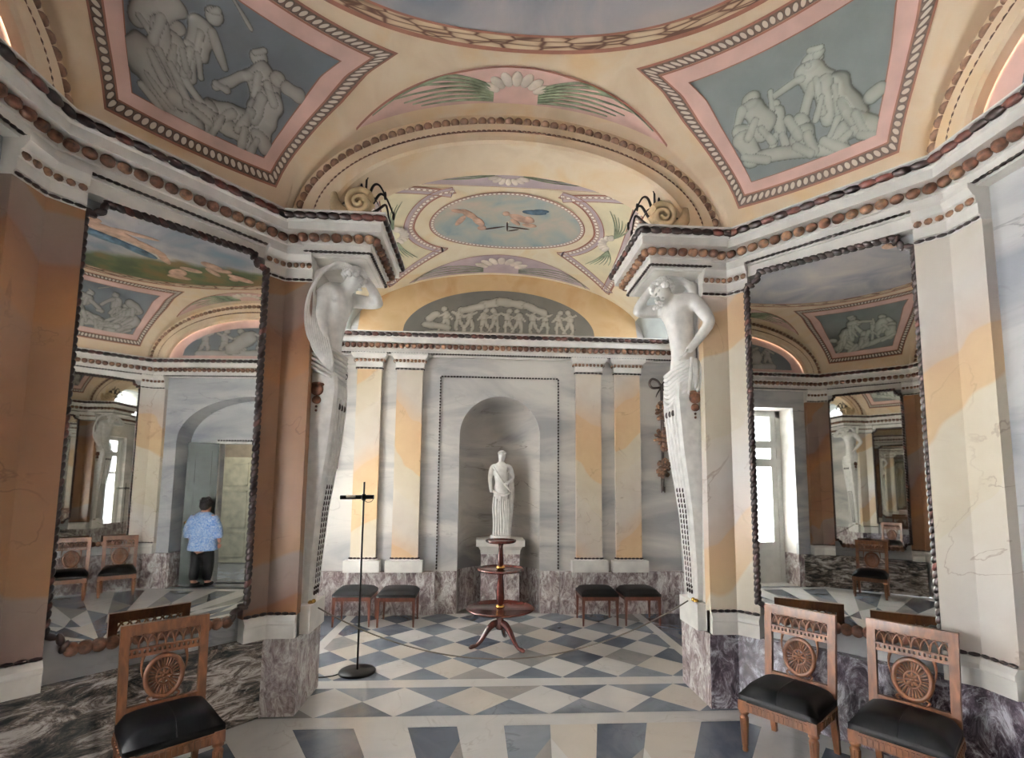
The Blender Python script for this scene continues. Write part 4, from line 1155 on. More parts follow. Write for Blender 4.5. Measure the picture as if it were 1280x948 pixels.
# ================================================================== CHAIRS
def make_chair(label, group):
    """front centre at origin, +y toward the back; survey units"""
    t = thing('side_chair', label, 'chair', (0,0,0), 0, group)
    W, D = .435, .40
    # cushion
    mb = MB(); P = []
    for i in range(13):
        u = -1+2*i/12; row = []
        for j in range(13):
            v = -1+2*j/12
            wv = W*(1-.05*(v+1)/2)
            e = (1-abs(u)**5)*(1-abs(v)**5)
            row.append((u*wv/2*(1+.0), D/2+v*D/2*.98, .335+.07*max(0,e)**.45+.012*(1-u*u)*(1-v*v)))
        P.append(row)
    mb.grid(P, 0, True, False)
    out = [P[i][0] for i in range(13)]+[P[12][j] for j in range(1,13)]+[P[i][12] for i in range(11,-1,-1)]+[P[0][j] for j in range(11,0,-1)]
    n = len(out)
    mb.add(out+[(x,y,.30) for x,y,z in out], [((i+1)%n,i,n+i,n+(i+1)%n) for i in range(n)]+[tuple(range(n,2*n))], 0, True)
    c = mb.build('seat', M['leather'], t)
    mb = MB(); mb.tube([P[6][j] for j in range(13)], .0025, 5); mb.build('seam', M['leather'], c)
    # seat rails with flutes
    mb = MB()
    mb.box((0,.018,.272),(W-.02,.034,.056)); mb.box((0,D-.02,.272),(W-.05,.034,.056))
    for s in (-1,1): mb.box((s*(W/2-.022),D/2,.272),(.034,D-.04,.056))
    for k in range(14):
        x = -W/2+.055+k*(W-.11)/13; mb.box((x,.0,.270),(.016,.010,.036))
    for s in (-1,1):
        for k in range(9): mb.box((s*(W/2-.004),.07+k*.035,.270),(.010,.016,.036))
    mb.build('seat_frame', M['wood'], t)
    # turned front legs, square splayed rear legs
    for s in (-1,1):
        mb = MB(); cx, cy = s*(W/2-.024), .024
        mb.box((cx,cy,.274),(.052,.052,.062))
        mb.lathe([(.018,.244),(.028,.236),(.028,.224),(.018,.216),(.024,.205),(.022,.12),(.016,.03),(.013,.022),(.017,.014),(.014,0)], 14, (cx,cy,0))
        for k in range(8):
            a = 2*PI*k/8; mb.tube([(cx+.023*math.cos(a),cy+.023*math.sin(a),.20),(cx+.0155*math.cos(a),cy+.0155*math.sin(a),.035)], [.005,.003], 5)
        mb.build('leg', M['wood'], t)
    for s in (-1,1):
        mb = MB(); cx = s*(W/2-.035)
        mb.taper((cx,D+.035,0),(.03,.03),(cx,D-.018,.30),(.04,.045)); mb.build('leg', M['wood'], t)
    # back frame, leaning back
    lean = .10
    def Y(z): return D-.02+(z-.30)*lean
    mb = MB()
    def slab(x0,x1,z0,z1,th=.03,xs=0., dy=0.):
        vs = []
        for dyy in (-th/2,th/2):
            for z in (z0,z1):
                for x in (x0,x1): vs.append((x*(1+xs*(z-.30)),Y(z)+dyy+dy,z))
        mb.add(vs, [(0,2,3,1),(4,5,7,6),(0,1,5,4),(2,6,7,3),(0,4,6,2),(1,3,7,5)])
    for s in (-1,1):
        a, b = sorted((s*(W/2-.055), s*(W/2-.012))); slab(a,b,.30,.80,.032,.05)
    slab(-W/2+.012,W/2-.012,.775,.83,.034,.05)
    slab(-W/2+.05,W/2-.05,.36,.405,.028,.05)
    bf = mb.build('back_frame', M['wood'], t)
    mb = MB(); slab(-W/2+.05,W/2-.05,.655,.672,.026,.05); slab(-W/2+.05,W/2-.05,.69,.70,.026,.05)
    for k in range(16): slab(-W/2+.06+k*.0225,-W/2+.072+k*.0225,.672,.69,.022,.05)
    mb.build('frieze_rail', M['wood'], t)
    mb = MB(); x0 = -W/2+.05; wv = W-.10; nA = 7; step = wv/(nA+1)
    for k in range(-1, nA+1):                    # interlaced round arches
        cx = x0+step*(k+1); pts = []
        for i in range(13):
            a = PI*i/12; x = cx-step*math.cos(a); z = .70+.072*math.sin(a)
            if x0-.004 <= x <= x0+wv+.004: pts.append((x,Y(z),z))
        if len(pts) > 2: mb.tube(pts, .0055, 6)
    mb.build('lattice', M['wood'], t)
    # oval wheel
    mb = MB(); zc = .53; rx, rz = .086, .108
    def oval(a, f, dy=0): return (f*rx*math.cos(a), Y(zc+f*rz*math.sin(a))+dy, zc+f*rz*math.sin(a))
    md = None
    mb.tube([oval(2*PI*i/40,1.) for i in range(40)], .014, 8, closed=True)
    mb.tube([oval(2*PI*i/32,.42) for i in range(32)], .007, 6, closed=True)
    for k in range(28): a = 2*PI*k/28; mb.tube([oval(a,.44),oval(a,.96)], [.0050,.0082], 5)
    for k in range(8): a = 2*PI*k/8; mb.blob(oval(a,.22,-.004), (math.cos(a),0,math.sin(a)), (-math.sin(a),0,math.cos(a)), (0,1,0), .018, .010, .006)
    mb.blob(oval(0,0,-.008), (1,0,0), (0,0,1), (0,1,0), .012,.012,.010)
    for s in (-1,1):
        mb.tube([(s*.10,Y(.655),.655),(s*.108,Y(.60),.60),(s*.10,Y(.54),.54)], [.010,.006,.003], 6)
        mb.tube([(s*.05,Y(.44),.44),(s*.075,Y(.425),.425),(s*.06,Y(.405),.405)], [.007,.006,.008], 6)
    mb.tube([(-.05,Y(.425),.425),(0,Y(.418),.418),(.05,Y(.425),.425)], .006, 6)
    mb.build('oval_splat', M['wood'], t)
    return t
def put(o, x, y, facing):
    """facing = direction the sitter looks"""
    o.location = (x, y, 0); o.rotation_euler = (0,0,math.atan2(facing[1],facing[0])+PI/2)
ch = make_chair('wooden chair with oval wheel back and black seat before the left mirror', 'chairs along the mirror walls')
put(ch, -1.72, 1.615, (.66,-.75))
for x, y, f, lb in ((1.535,1.845,(-.80,-.60),'wheel-back chair beside the right pier, left-hand one at the right mirror'),
                    (1.945,1.455,(-.80,-.60),'wheel-back chair nearest the lower right corner, right-hand one at the right mirror'),
                    (1.60,-1.83,(-.80,.60),'wheel-back chair reflected in the left mirror, leftmost of the reflected pair'),
                    (1.985,-1.44,(-.80,.60),'wheel-back chair reflected in the left mirror, nearer the arched doorway'),
                    (-1.72,-1.615,(.66,.75),'dark chair reflected in the right mirror, standing below the smaller reflected mirror')):
    c = copy_tree(ch); c['label'] = lb; put(c, x, y, f)

# ================================================================== STOOLS
def make_stool(label, group):
    t = thing('stool', label, 'stool', (0,0,0), 0, group)
    W, D = .44, .40; mb = MB(); P = []
    for i in range(13):
        u = -1+2*i/12; row = []
        for j in range(13):
            v = -1+2*j/12; e = (1-abs(u)**6)*(1-abs(v)**6)
            row.append((u*W/2, v*D/2, .365+.045*max(0,e)**.4+.018*(1-u*u)*(1-v*v)))
        P.append(row)
    mb.grid(P, 0, True, False)
    out = [P[i][0] for i in range(13)]+[P[12][j] for j in range(1,13)]+[P[i][12] for i in range(11,-1,-1)]+[P[0][j] for j in range(11,0,-1)]
    n = len(out); mb.add(out+[(x,y,.335) for x,y,z in out], [((i+1)%n,i,n+i,n+(i+1)%n) for i in range(n)]+[tuple(range(n,2*n))], 0, True)
    mb.build('seat', M['leather'], t)
    mb = MB(); mb.box((0,-D/2+.02,.313),(W-.03,.026,.046)); mb.box((0,D/2-.02,.313),(W-.03,.026,.046))
    for s in (-1,1): mb.box((s*(W/2-.02),0,.313),(.026,D-.03,.046))
    mb.build('seat_frame', M['woodred'], t)
    for sx in (-1,1):
        for sy in (-1,1):
            mb = MB(); x, y = sx*(W/2-.02), sy*(D/2-.02)
            mb.taper((x+sx*.004,y+sy*.004,0),(.017,.017),(x,y,.335),(.036,.036)); mb.build('leg', M['woodred'], t)
    return t
s0 = make_stool('black stool furthest left, under the left outer pilaster', 'stools along the back wall')
s0.location = (-1.685, 4.965, 0)
for x, lb in ((-1.175,'black leather stool second from left, nearer the niche'),(1.205,'black leather stool just right of the statue niche'),(1.715,'black stool furthest right, below the shell garland')):
    c = copy_tree(s0); c['label'] = lb; c.location = (x, 4.935, 0)

# ================================================================== FLOOR LAMP
lp = thing('floor_lamp', 'thin black floor lamp with a horizontal bar head and disc base', 'lamp', (-1.265,3.40,0))
mb = MB(); mb.lathe([(.155,0),(.155,.012),(.148,.02),(.02,.024)], 48); mb.build('base', M['black'], lp)
mb = MB(); mb.tube([(0,0,.02),(0,0,1.645)], .0085, 10); mb.build('pole', M['black'], lp)
mb = MB(); mb.tube([(-.205,0,1.505),(.09,0,1.512)], [.019,.019], 16); hd = mb.build('lamp_head', M['black'], lp)
mb = MB(); mb.tube([(-.15,-.008,1.513),(-.07,-.008,1.515)], .0155, 12); mb.build('chrome_tube', plain('chrome', (220,214,200), .12, 1.), hd)
mb = MB(); mb.ball((0,0,1.508), (.026,.026,.034), 12); mb.build('clamp', M['black'], lp)
mb = MB(); mb.tube([(.0,-.01,1.49),(.03,-.01,1.465),(.07,-.01,1.47),(.088,-.005,1.50)], .003, 6); mb.build('wire', M['cable'], lp)
mb = MB(); mb.tube([(-1.40,3.36,.006),(-1.46,3.30,.006),(-1.60,3.275,.006),(-1.9,3.30,.006)], .005, 6)
tag(mb.build('power_cable', M['cable']), 'black cable on the floor running left from the lamp base', 'cable')

# ================================================================== TIERED TABLE
tb = thing('tiered_table', 'round three-tier mahogany table on tripod feet in front of the statue', 'table', (-.005,4.05,0))
def tray(z, r, name):
    mb = MB(); mb.lathe([(.02,z-.012),(r*.85,z-.014),(r*.97,z-.006),(r,z+.004),(r,z+.016),(r-.012,z+.018),(r-.02,z+.004),(.02,z+.003)], 48)
    mb.build(name, M['mahog'], tb)
tray(.372,.348,'shelf'); tray(.765,.242,'shelf'); tray(1.052,.158,'shelf')
mb = MB(); mb.lathe([(.034,.17),(.05,.19),(.052,.24),(.034,.27),(.042,.30),(.05,.345),(.05,.36)], 20)
mb.lathe([(.028,.41),(.034,.44),(.044,.48),(.036,.60),(.028,.70),(.036,.72),(.036,.755)], 20)
mb.lathe([(.024,.80),(.032,.83),(.03,.88),(.022,1.0),(.03,1.03),(.05,1.042)], 20); mb.build('column', M['mahog'], tb)
for z in (.395,.787):
    mb = MB(); mb.lathe([(.032,z-.016),(.046,z-.010),(.048,z+.004),(.036,z+.02),(.03,z+.022)], 20); mb.build('brass_collar', M['brass'], tb)
for a in (math.radians(196), math.radians(316), math.radians(76)):
    mb = MB(); c, s = math.cos(a), math.sin(a)
    pts = [(c*r,s*r,z) for r,z in ((.02,.235),(.07,.225),(.12,.185),(.165,.125),(.205,.07),(.245,.035),(.285,.025),(.305,.022))]
    mb.tube(pts, [.034,.036,.032,.026,.021,.018,.022,.020], 10)
    mb.blob((c*.298,s*.298,.021), (c,s,0), (-s,c,0), (0,0,1), .03, .022, .021); mb.build('leg', M['mahog'], tb)

# ================================================================== PEDESTAL AND STATUE
pd = thing('pedestal', 'marble pedestal with white moulded cap inside the niche', 'pedestal', (.043,5.57,0))
mb = MB(); mb.box((0,.0,.375),(.50,.40,.75)); mb.build('shaft', M['dado'], pd)
mb = MB(); sq = lambda a,b: [(a,b),(-a,b),(-a,-b),(a,-b)]
def frus(mb, z0,a0,b0,z1,a1,b1):
    vs = [(x,y,z0) for x,y in sq(a0,b0)]+[(x,y,z1) for x,y in sq(a1,b1)]
    mb.add(vs, [(3,2,1,0),(4,5,6,7)]+[(i,(i+1)%4,4+(i+1)%4,4+i) for i in range(4)])
frus(mb,.745,.255,.205,.80,.262,.212); frus(mb,.80,.262,.212,.85,.29,.24); frus(mb,.85,.315,.262,.93,.315,.262); mb.build('cap', M['white'], pd)
sta = thing('statue', 'white marble statue of a standing draped woman on the niche pedestal', 'statue', (.05,5.55,.93))
mb = MB(); mb.lathe([(.115,0),(.115,.035),(.105,.045)], 28); mb.build('plinth', M['statue'], sta)
z_ = .04
body = {'hip':(.0,0,z_+.55,(.098,.075)),'waist':(.0,-.005,z_+.69,(.068,.055)),'chest':(-.005,-.012,z_+.83,(.088,.062)),'clav':(-.005,-.002,z_+.93,(.07,.045)),'neck':(0,-.005,z_+.985,(.028,.028)),
 'head0':(.003,-.012,z_+1.03,(.036,.04)),'head1':(.005,-.012,z_+1.085,(.046,.052)),'head2':(.005,-.005,z_+1.12,(.034,.038)),
 'shL':(-.10,.0,z_+.925,.036),'elL':(-.125,.02,z_+.76,.027),'wrL':(-.115,-.045,z_+.62,.02),'haL':(-.105,-.065,z_+.57,.02),
 'shR':(.095,.0,z_+.92,.036),'elR':(.130,.01,z_+.77,.027),'wrR':(.06,-.085,z_+.69,.02),'haR':(.03,-.09,z_+.70,.02),
 'thigh':(-.01,-.01,z_+.40,(.098,.078)),'knee':(-.012,-.02,z_+.25,(.082,.072)),'shin':(-.01,-.005,z_+.12,(.074,.068)),'hem':(-.005,.0,z_+.01,(.085,.078))}
ed = [('hip','waist'),('waist','chest'),('chest','clav'),('clav','neck'),('neck','head0'),('head0','head1'),('head1','head2'),('clav','shL'),('shL','elL'),('elL','wrL'),('wrL','haL'),('clav','shR'),('shR','elR'),('elR','wrR'),('wrR','haR'),('hip','thigh'),('thigh','knee'),('knee','shin'),('shin','hem')]
skin('figure', body, ed, M['statue'], sta, voxel=.008)
mb = MB()                                        # folds of the robe
for i, (xa, xb) in enumerate(((-.085,-.075),(-.055,-.05),(-.03,-.02),(-.005,.005),(.02,.03),(.045,.05),(.065,.07),(.085,.075))):
    zt = z_+.52-.03*(i % 3)
    mb.tube([(xa*.9,-.065-.02*math.cos(xa*14),zt),(xa,-.078-.014*math.cos(xa*14),z_+.36),(xb+.006*math.sin(i*2),-.072,z_+.18),(xb*1.05,-.070,z_+.01)], [.010,.014,.013,.012], 7)
mb.tube([(-.10,-.03,z_+.60),(-.04,-.082,z_+.555),(.03,-.088,z_+.54),(.10,-.04,z_+.57)], [.016,.018,.018,.016], 8)
mb.tube([(-.09,-.03,z_+.93),(-.03,-.075,z_+.80),(.04,-.07,z_+.68),(.10,-.03,z_+.60)], [.012,.013,.013,.012], 7)
mb.tube([(.10,.02,z_+.92),(.12,.04,z_+.6),(.10,.03,z_+.2),(.09,.02,z_+.0)], [.02,.03,.028,.026], 8)
mb.build('robe_folds', M['statue'], sta)
mb = MB(); mb.ball((.005,.018,z_+1.105),(.047,.045,.043),12); mb.ball((.006,.06,z_+1.095),(.024,.022,.022),10); mb.tube([(-.035,-.045,z_+1.10),(.005,-.062,z_+1.125),(.045,-.045,z_+1.10)],[.012,.014,.012],8); mb.build('hair', M['statue'], sta)
mb = MB(); mb.blob((.005,-.064,z_+1.068),(0,0,1),(1,0,0),(0,1,0),.012,.006,.008); mb.blob((.005,-.056,z_+1.045),(1,0,0),(0,0,1),(0,1,0),.010,.004,.006); mb.build('nose_and_mouth', M['statue'], sta)

for c_ in sta.children: c_.data.transform(Matrix.Diagonal((1.22,1.15,1,1)))
# ================================================================== CARYATIDS
def caryatid(s, label, female):
    t = thing('caryatid', label, 'statue', (s*JX, 2.83, .535))
    def q(X, Y, Z): return (s*(X-JX), Y-2.83, Z-.535)       # X measured from the room axis
    # base block
    mb = MB(); bx0, bx1 = sorted((s*(1.445-JX), s*(1.62-JX)))
    mb.box(((bx0+bx1)/2, 0, .10), (bx1-bx0, .34, .20)); mb.build('base_block', M['white'], t)
    # herm shaft: section swept up a leaning curve
    sec = []
    zs = np.linspace(.73,2.46,30)
    def fx(z): return float(np.interp(z,[.73,1.0,1.43,1.94,2.34,2.46],[1.472,1.462,1.430,1.360,1.325,1.335]))
    def hwid(z): return float(np.interp(z,[.73,1.4,2.0,2.46],[.085,.115,.145,.155]))
    mb = MB(); rows = []
    for z in zs:
        f, w = fx(z), hwid(z); b = JX+.05; r = .02
        rows.append([q(b,2.83-w,z),q(f+r,2.83-w,z),q(f,2.83-w+r,z),q(f,2.83+w-r,z),q(f+r,2.83+w,z),q(b,2.83+w,z)])
    n = 6
    for i in range(len(rows)-1):
        for k in range(5): mb.add([rows[i][k],rows[i][k+1],rows[i+1][k+1],rows[i+1][k]], [(0,1,2,3)])
    mb.add(rows[0],[tuple(range(6))]); mb.add(rows[-1],[tuple(range(5,-1,-1))])
    mb.build('herm_shaft', M['statue'], t)
    # raised flutes on the front face, with strings of dark shells in the lower half
    mb = MB()
    for k in (-1.5,-.5,.5,1.5):
        mb.tube([q(fx(z)-.002,2.83+hwid(z)*.46*k,z) for z in zs[2:27]], [.012]*25, 6)
    mb.build('flutes', M['statue'], t)
    for k in (-1,0,1):
        mb = MB()
        for z in np.arange(.80,1.62,.042):
            mb.blob(q(fx(z)-.008,2.83+hwid(z)*.46*k,z), (0,0,1),(0,1,0),(1,0,0), .019,.009,.008)
        mb.build('shell_string', M['shelldark'], t)
    mb = MB(); z = 2.22
    for k in (-1,0,1): mb.blob(q(fx(z)-.008,2.83+.065*k,z), (0,0,1),(0,1,0),(1,0,0), .026,.022,.012)
    mb.build('shell_studs', M['shelldark'], t)
    # shell pendant on the side facing the room
    mb = MB(); yy = 2.83-.155
    mb.blob(q(1.475,yy,2.335),(1,0,0),(0,0,1),(0,1,0),.048,.05,.02,14,8,0,.06)
    mb.blob(q(1.475,yy,2.375),(1,0,0),(0,0,1),(0,1,0),.055,.02,.018)
    mb.blob(q(1.475,yy,2.255),(1,0,0),(0,0,1),(0,1,0),.034,.032,.018,14,8,0,.06)
    for z in (2.205,2.175): mb.ball(q(1.475,yy,z),.010,8)
    mb.build('shell_pendant', M['shellbrown'], t)
    # ---- the figure
    pts = {'hip':(*q(1.44,2.81,2.52),(.125,.115)),'waist':(*q(1.445,2.79,2.70),(.105,.095)),'rib':(*q(1.415,2.76,2.88),(.125,.10)),'chest':(*q(1.39,2.745,3.02),(.135,.11)),'clav':(*q(1.36,2.75,3.13),(.10,.085)),
      'neck':(*q(1.31,2.735,3.17),(.052,.052)),'h0':(*q(1.26,2.71,3.175),(.062,.066)),'h1':(*q(1.225,2.69,3.20),(.075,.082)),'h2':(*q(1.235,2.70,3.26),(.066,.072)),
      'sF':(*q(1.31,2.90,3.13),.066),'eF':(*q(1.055,2.86,3.085),.05),'wF':(*q(1.17,2.80,3.27),.036),'haF':(*q(1.25,2.79,3.31),.034),
      'loin':(*q(1.43,2.82,2.38),(.11,.11))}
    e = [('hip','waist'),('waist','rib'),('rib','chest'),('chest','clav'),('clav','neck'),('neck','h0'),('h0','h1'),('h1','h2'),('clav','sF'),('sF','eF'),('eF','wF'),('wF','haF'),('hip','loin')]
    if not female:
        pts.update({'sN':(*q(1.475,2.64,3.13),.068),'eN':(*q(1.555,2.535,2.91),.052),'wN':(*q(1.45,2.60,2.75),.037),'haN':(*q(1.395,2.63,2.69),.034)})
    else:
        pts.update({'sN':(*q(1.43,2.66,3.12),.062),'eN':(*q(1.46,2.635,2.90),.05),'wN':(*q(1.42,2.65,2.70),.037),'haN':(*q(1.395,2.67,2.64),.034)})
    e += [('clav','sN'),('sN','eN'),('eN','wN'),('wN','haN')]
    skin('figure', pts, e, M['statue'], t, voxel=.014)
    # fingers of both hands
    mb = MB()
    for k in range(4): mb.tube([q(1.25+.008*k,2.765+.016*k,3.325),q(1.29,2.755+.018*k,3.335),q(1.315-.006*abs(k-1.5),2.75+.018*k,3.32)], [.010,.009,.007], 6)
    mb.tube([q(1.22,2.79,3.30),q(1.235,2.755,3.29),q(1.255,2.74,3.295)], [.011,.010,.008], 6)
    mb.build('fingers', M['statue'], t)
    mb = MB(); hx, hy, hz = (1.395,2.63,2.69) if not female else (1.395,2.67,2.64)
    for k in range(4): mb.tube([q(hx-.005,hy-.015+.014*k,hz-.015-.004*k),q(hx-.035,hy-.010+.014*k,hz-.035),q(hx-.053+.005*abs(k-1),hy+.012*k,hz-.058)], [.010,.009,.007], 6)
    mb.tube([q(hx+.010,hy-.005,hz+.02),q(hx-.010,hy-.030,hz+.01),q(hx-.030,hy-.035,hz-.01)], [.011,.010,.008], 6)
    mb.build('fingers', M['statue'], t)
    # bowed head: hair, beard or face
    mb = MB()
    for i in range(70):
        a = random.uniform(0,2*PI); v = random.uniform(-.1,1); r = math.sqrt(max(0,1-v*v))
        d = Vector((r*math.cos(a), r*math.sin(a), v)); c = q(1.235+.082*d.x, 2.70+.085*d.y, 3.235+.075*d.z)
        mb.ball(c, random.uniform(.016,.026), 7)
    mb.build('hair', M['statue'], t)
    mb = MB()
    mb.blob(q(1.165,2.655,3.165),(-s*.7,-.5,-.5),(0,1,0),(0,0,1),.022,.012,.014)       # nose
    mb.blob(q(1.18,2.66,3.125),(1,0,0),(0,1,0),(0,0,1),.018,.018,.01)                   # mouth
    for d in (-.02,.025): mb.blob(q(1.175+abs(d)*.3,2.66+d,3.195),(0,1,0),(1,0,0),(0,0,1),.016,.012,.010)   # brows
    if not female:
        for i in range(22): mb.ball(q(1.20+random.uniform(-.035,.03), 2.67+random.uniform(-.04,.04), 3.11+random.uniform(-.045,.02)), random.uniform(.012,.02), 7)
    mb.build('face', M['statue'], t)
    # drapery
    mb = MB()
    mb.blob(q(1.435,2.815,2.50),(0,0,1),(1,0,0),(0,1,0),.155,.118,.140,18,12)      # cloth body round the hips
    if not female:
        for k in range(8):                       # slanting folds of the loincloth
            z = 2.60-.030*k
            mb.tube([q(1.50,2.685,z+.05),q(1.42,2.672,z+.02),q(1.345,2.72,z-.02-.006*k),q(1.315,2.80,z-.05-.008*k),q(1.325,2.90,z-.05),q(1.42,2.95,z-.02)], [.012,.017,.019,.019,.017,.012], 8)
        for k in range(6): mb.tube([q(1.455+.014*k,2.668,2.66-.008*k),q(1.44+.018*k,2.648-.006*(k%3),2.55),q(1.425+.024*k,2.655,2.42+.02*(k%2)),q(1.42+.022*k,2.67,2.36+.035*(k%3))], [.015,.020,.016,.006], 7)
        mb.build('loincloth', M['statue'], t); mb = MB()
        for k in range(7):                       # cloth over head and back
            mb.tube([q(1.19+.05*k,2.655+.015*k,3.285+.008*math.sin(k*2)),q(1.30+.035*k,2.68+.005*k,3.325-.008*k),q(1.43+.012*k,2.69,3.29-.016*k),q(1.525,2.70+.008*k,3.17-.035*k),q(1.545,2.75,2.98-.03*k)], [.018,.027,.028,.022,.012], 8)
        mb.build('head_cloth', M['statue'], t)
    else:
        for k in range(10):                      # long veil from the head down the back, swept round the hips
            a = k/9
            mb.tube([q(1.22+.030*k,2.64+.006*k,3.285),q(1.33+.020*k,2.625+.004*k,3.325-.008*k),q(1.46+.010*k,2.60+.004*k,3.22-.03*a),q(1.54-.006*k,2.59+.006*k,3.02-.08*a),q(1.545-.016*k,2.585+.006*k,2.82-.10*a),q(1.50-.016*k,2.60+.003*k,2.66-.12*a),q(1.42-.006*k,2.64+.006*k,2.53-.06*a+.01*(k%2)),q(1.34,2.72+.012*k,2.50-.09*a)], [.009,.013,.016,.016,.016,.015,.013,.007], 7)
        for k in range(7):
            z = 2.64-.036*k; mb.tube([q(1.52,2.64,z+.08),q(1.42,2.66,z+.03),q(1.335,2.73,z-.01),q(1.315,2.85,z-.02),q(1.36,2.95,z)], [.010,.014,.015,.014,.009], 8)
        mb.build('veil', M['statue'], t)
    # rope fitting
    mb = MB(); mb.lathe([(.022,0),(.022,.01),(.012,.02)], 14, q(1.46,2.72,.74)); mb.ball(q(1.44,2.72,.755),.016,10); mb.build('brass_hook', M['brass'], t)
    return t
caryatid(-1, 'veiled white caryatid on a fluted herm at the left side of the opening', True)
caryatid(1, 'bearded white male herm figure at the right side of the opening', False)
# jamb plinth behind the herms (white band above the dado)
for sx, nm in ((-1,'trim_6'),(1,'trim_7')):
    mb = MB(); a, b = sorted((sx*(JX+.012), sx*(JX+.1))); mb.box(((a+b)/2,(2.60+PY)/2,.615),(b-a,PY-2.60,.16)); struct(mb.build(nm, M['white']))
# barrier rope between them
mb = MB(); pts = [(x,2.80-.05*math.cos(x),.315+.40*(x/1.44)**2+.02*(x/1.44)) for x in np.linspace(-1.43,1.43,41)]
mb.tube(pts, .0055, 7)
tag(mb.build('barrier_rope', M['ropegrey']), 'slack grey rope hung across the opening between the two herms', 'rope')

# ================================================================== GARLANDS
def garland(x, label):
    t = thing('shell_garland', label, 'garland', (x, BY-.004, 1.58))
    mb = MB(); H = 1.47
    mb.tube([(0,-.02,.0),(-.01,-.025,.08),(0,-.03,.3)], [.012,.03,.034], 8, flat=.5)
    mb.tube([(0,-.025,.25),(0,-.03,.8),(0,-.03,1.3),(.0,-.025,1.42)], [.034,.036,.036,.032], 8, flat=.4)
    for s in (-1,1):
        mb.tube([(0,-.03,1.42),(s*.06,-.03,1.50),(s*.13,-.03,1.52),(s*.17,-.03,1.46),(s*.13,-.03,1.40),(s*.05,-.03,1.40),(0,-.03,1.41)], .016, 7)
        mb.tube([(s*.01,-.03,1.40),(s*.06,-.03,1.32),(s*.08,-.03,1.27)], [.02,.016,.008], 7, flat=.5)
        mb.tube([(s*.012,-.02,.06),(s*.022,-.02,-.02)], [.016,.006], 7)
    mb.build('ribbon', M['ribbon'], t)
    for zc, r in ((1.07,.13),(.70,.15),(.30,.12)):
        mb = MB()
        for i in range(46):
            a = random.uniform(0,2*PI); rr = r*.85*math.sqrt(random.random()); c = (rr*.8*math.cos(a), -.05-.05*random.random()*(1-rr/r), zc+rr*1.15*math.sin(a))
            d = Vector((math.cos(a), -.3, math.sin(a))).normalized(); u = d.cross(Vector((0,1,0))).normalized()
            mb.blob(c, d, u, d.cross(u), random.uniform(.026,.042), random.uniform(.02,.032), random.uniform(.016,.024), 8, 5, random.choice((0,0,1)))
        mb.build('shell_cluster', [M['garland'], M['shellmid']], t)
    return t
garland(2.21, 'hanging garland of brown shells with a bow right of the pilasters')
garland(-2.17, 'hanging shell garland partly hidden behind the left caryatid')

# ================================================================== PERSON (walking away through the recess)
pr = thing('person', 'person in blue and white printed shirt and black trousers, walking away, reflected in left mirror', 'person', (2.775,-.73,0), math.radians(-90))
# local: figure faces +y, x to its right
bd = {'pelvis':(0,0,.66,(.11,.08)),'waist':(0,-.01,.80,(.13,.10)),'chest':(0,-.02,.98,(.14,.10)),'sh':(0,-.02,1.08,(.10,.07)),'neck':(0,.0,1.17,(.052,.052)),'h0':(0,.03,1.22,(.065,.075)),'h1':(0,.03,1.29,(.075,.088)),'h2':(0,.02,1.36,(.06,.07)),
 'sL':(-.165,-.02,1.09,.058),'eL':(-.225,-.03,.88,.045),'wL':(-.225,.05,.72,.030),'hL':(-.222,.065,.665,.028),
 'sR':(.165,-.02,1.09,.058),'eR':(.225,-.03,.88,.045),'wR':(.225,.03,.72,.030),'hR':(.222,.045,.665,.028),
 'lL':(-.085,0,.56,.085),'kL':(-.09,.03,.34,.068),'aL':(-.095,-.01,.07,.042),'tL':(-.10,.11,.035,.036),
 'lR':(.085,0,.56,.085),'kR':(.085,-.01,.34,.068),'aR':(.085,-.07,.08,.042),'tR':(.085,.05,.035,.036)}
be = [('pelvis','waist'),('waist','chest'),('chest','sh'),('sh','neck'),('neck','h0'),('h0','h1'),('h1','h2'),('sh','sL'),('sL','eL'),('eL','wL'),('wL','hL'),('sh','sR'),('sR','eR'),('eR','wR'),('wR','hR'),('pelvis','lL'),('lL','kL'),('kL','aL'),('aL','tL'),('pelvis','lR'),('lR','kR'),('kR','aR'),('aR','tR')]
skin('body', bd, be, M['fleshp'], pr, voxel=.014)
mb = MB(); rows = []
for z, rx, ry in ((.565,.222,.172),(.60,.220,.170),(.70,.206,.160),(.80,.198,.152),(.92,.202,.150),(1.02,.206,.142),(1.09,.190,.125),(1.14,.135,.098),(1.175,.075,.075)):
    rows.append([(rx*math.cos(2*PI*k/28), -.015+ry*math.sin(2*PI*k/28), z) for k in range(29)])
mb.grid(rows, 0, True, False); mb.add(rows[0][:28], [tuple(range(27,-1,-1))]); mb.add(rows[-1][:28], [tuple(range(28))])
for q in (-1,1): mb.tube([(q*.13,-.02,1.085),(q*.21,-.03,.95),(q*.238,-.02,.86),(q*.240,.0,.77)], [.085,.080,.072,.066], 14)
shirt = mb.build('shirt', M['shirt'], pr)
rm = shirt.modifiers.new('r', 'REMESH'); rm.mode = 'VOXEL'; rm.voxel_size = .013; rm.use_smooth_shade = True
sm_ = shirt.modifiers.new('s', 'SMOOTH'); sm_.iterations = 3
dg_ = bpy.context.evaluated_depsgraph_get(); dg_.update(); me_ = bpy.data.meshes.new_from_object(shirt.evaluated_get(dg_))
shirt.modifiers.clear(); shirt.data = me_; me_.materials.clear(); me_.materials.append(M['shirt'])
for p_ in me_.polygons: p_.use_smooth = True
tr = {'p':(0,0,.64,(.15,.11)),'lL':(-.085,0,.53,.10),'kL':(-.09,.03,.34,.085),'aL':(-.095,-.01,.07,.07),'lR':(.085,0,.53,.10),'kR':(.085,-.01,.34,.085),'aR':(.085,-.07,.08,.07)}
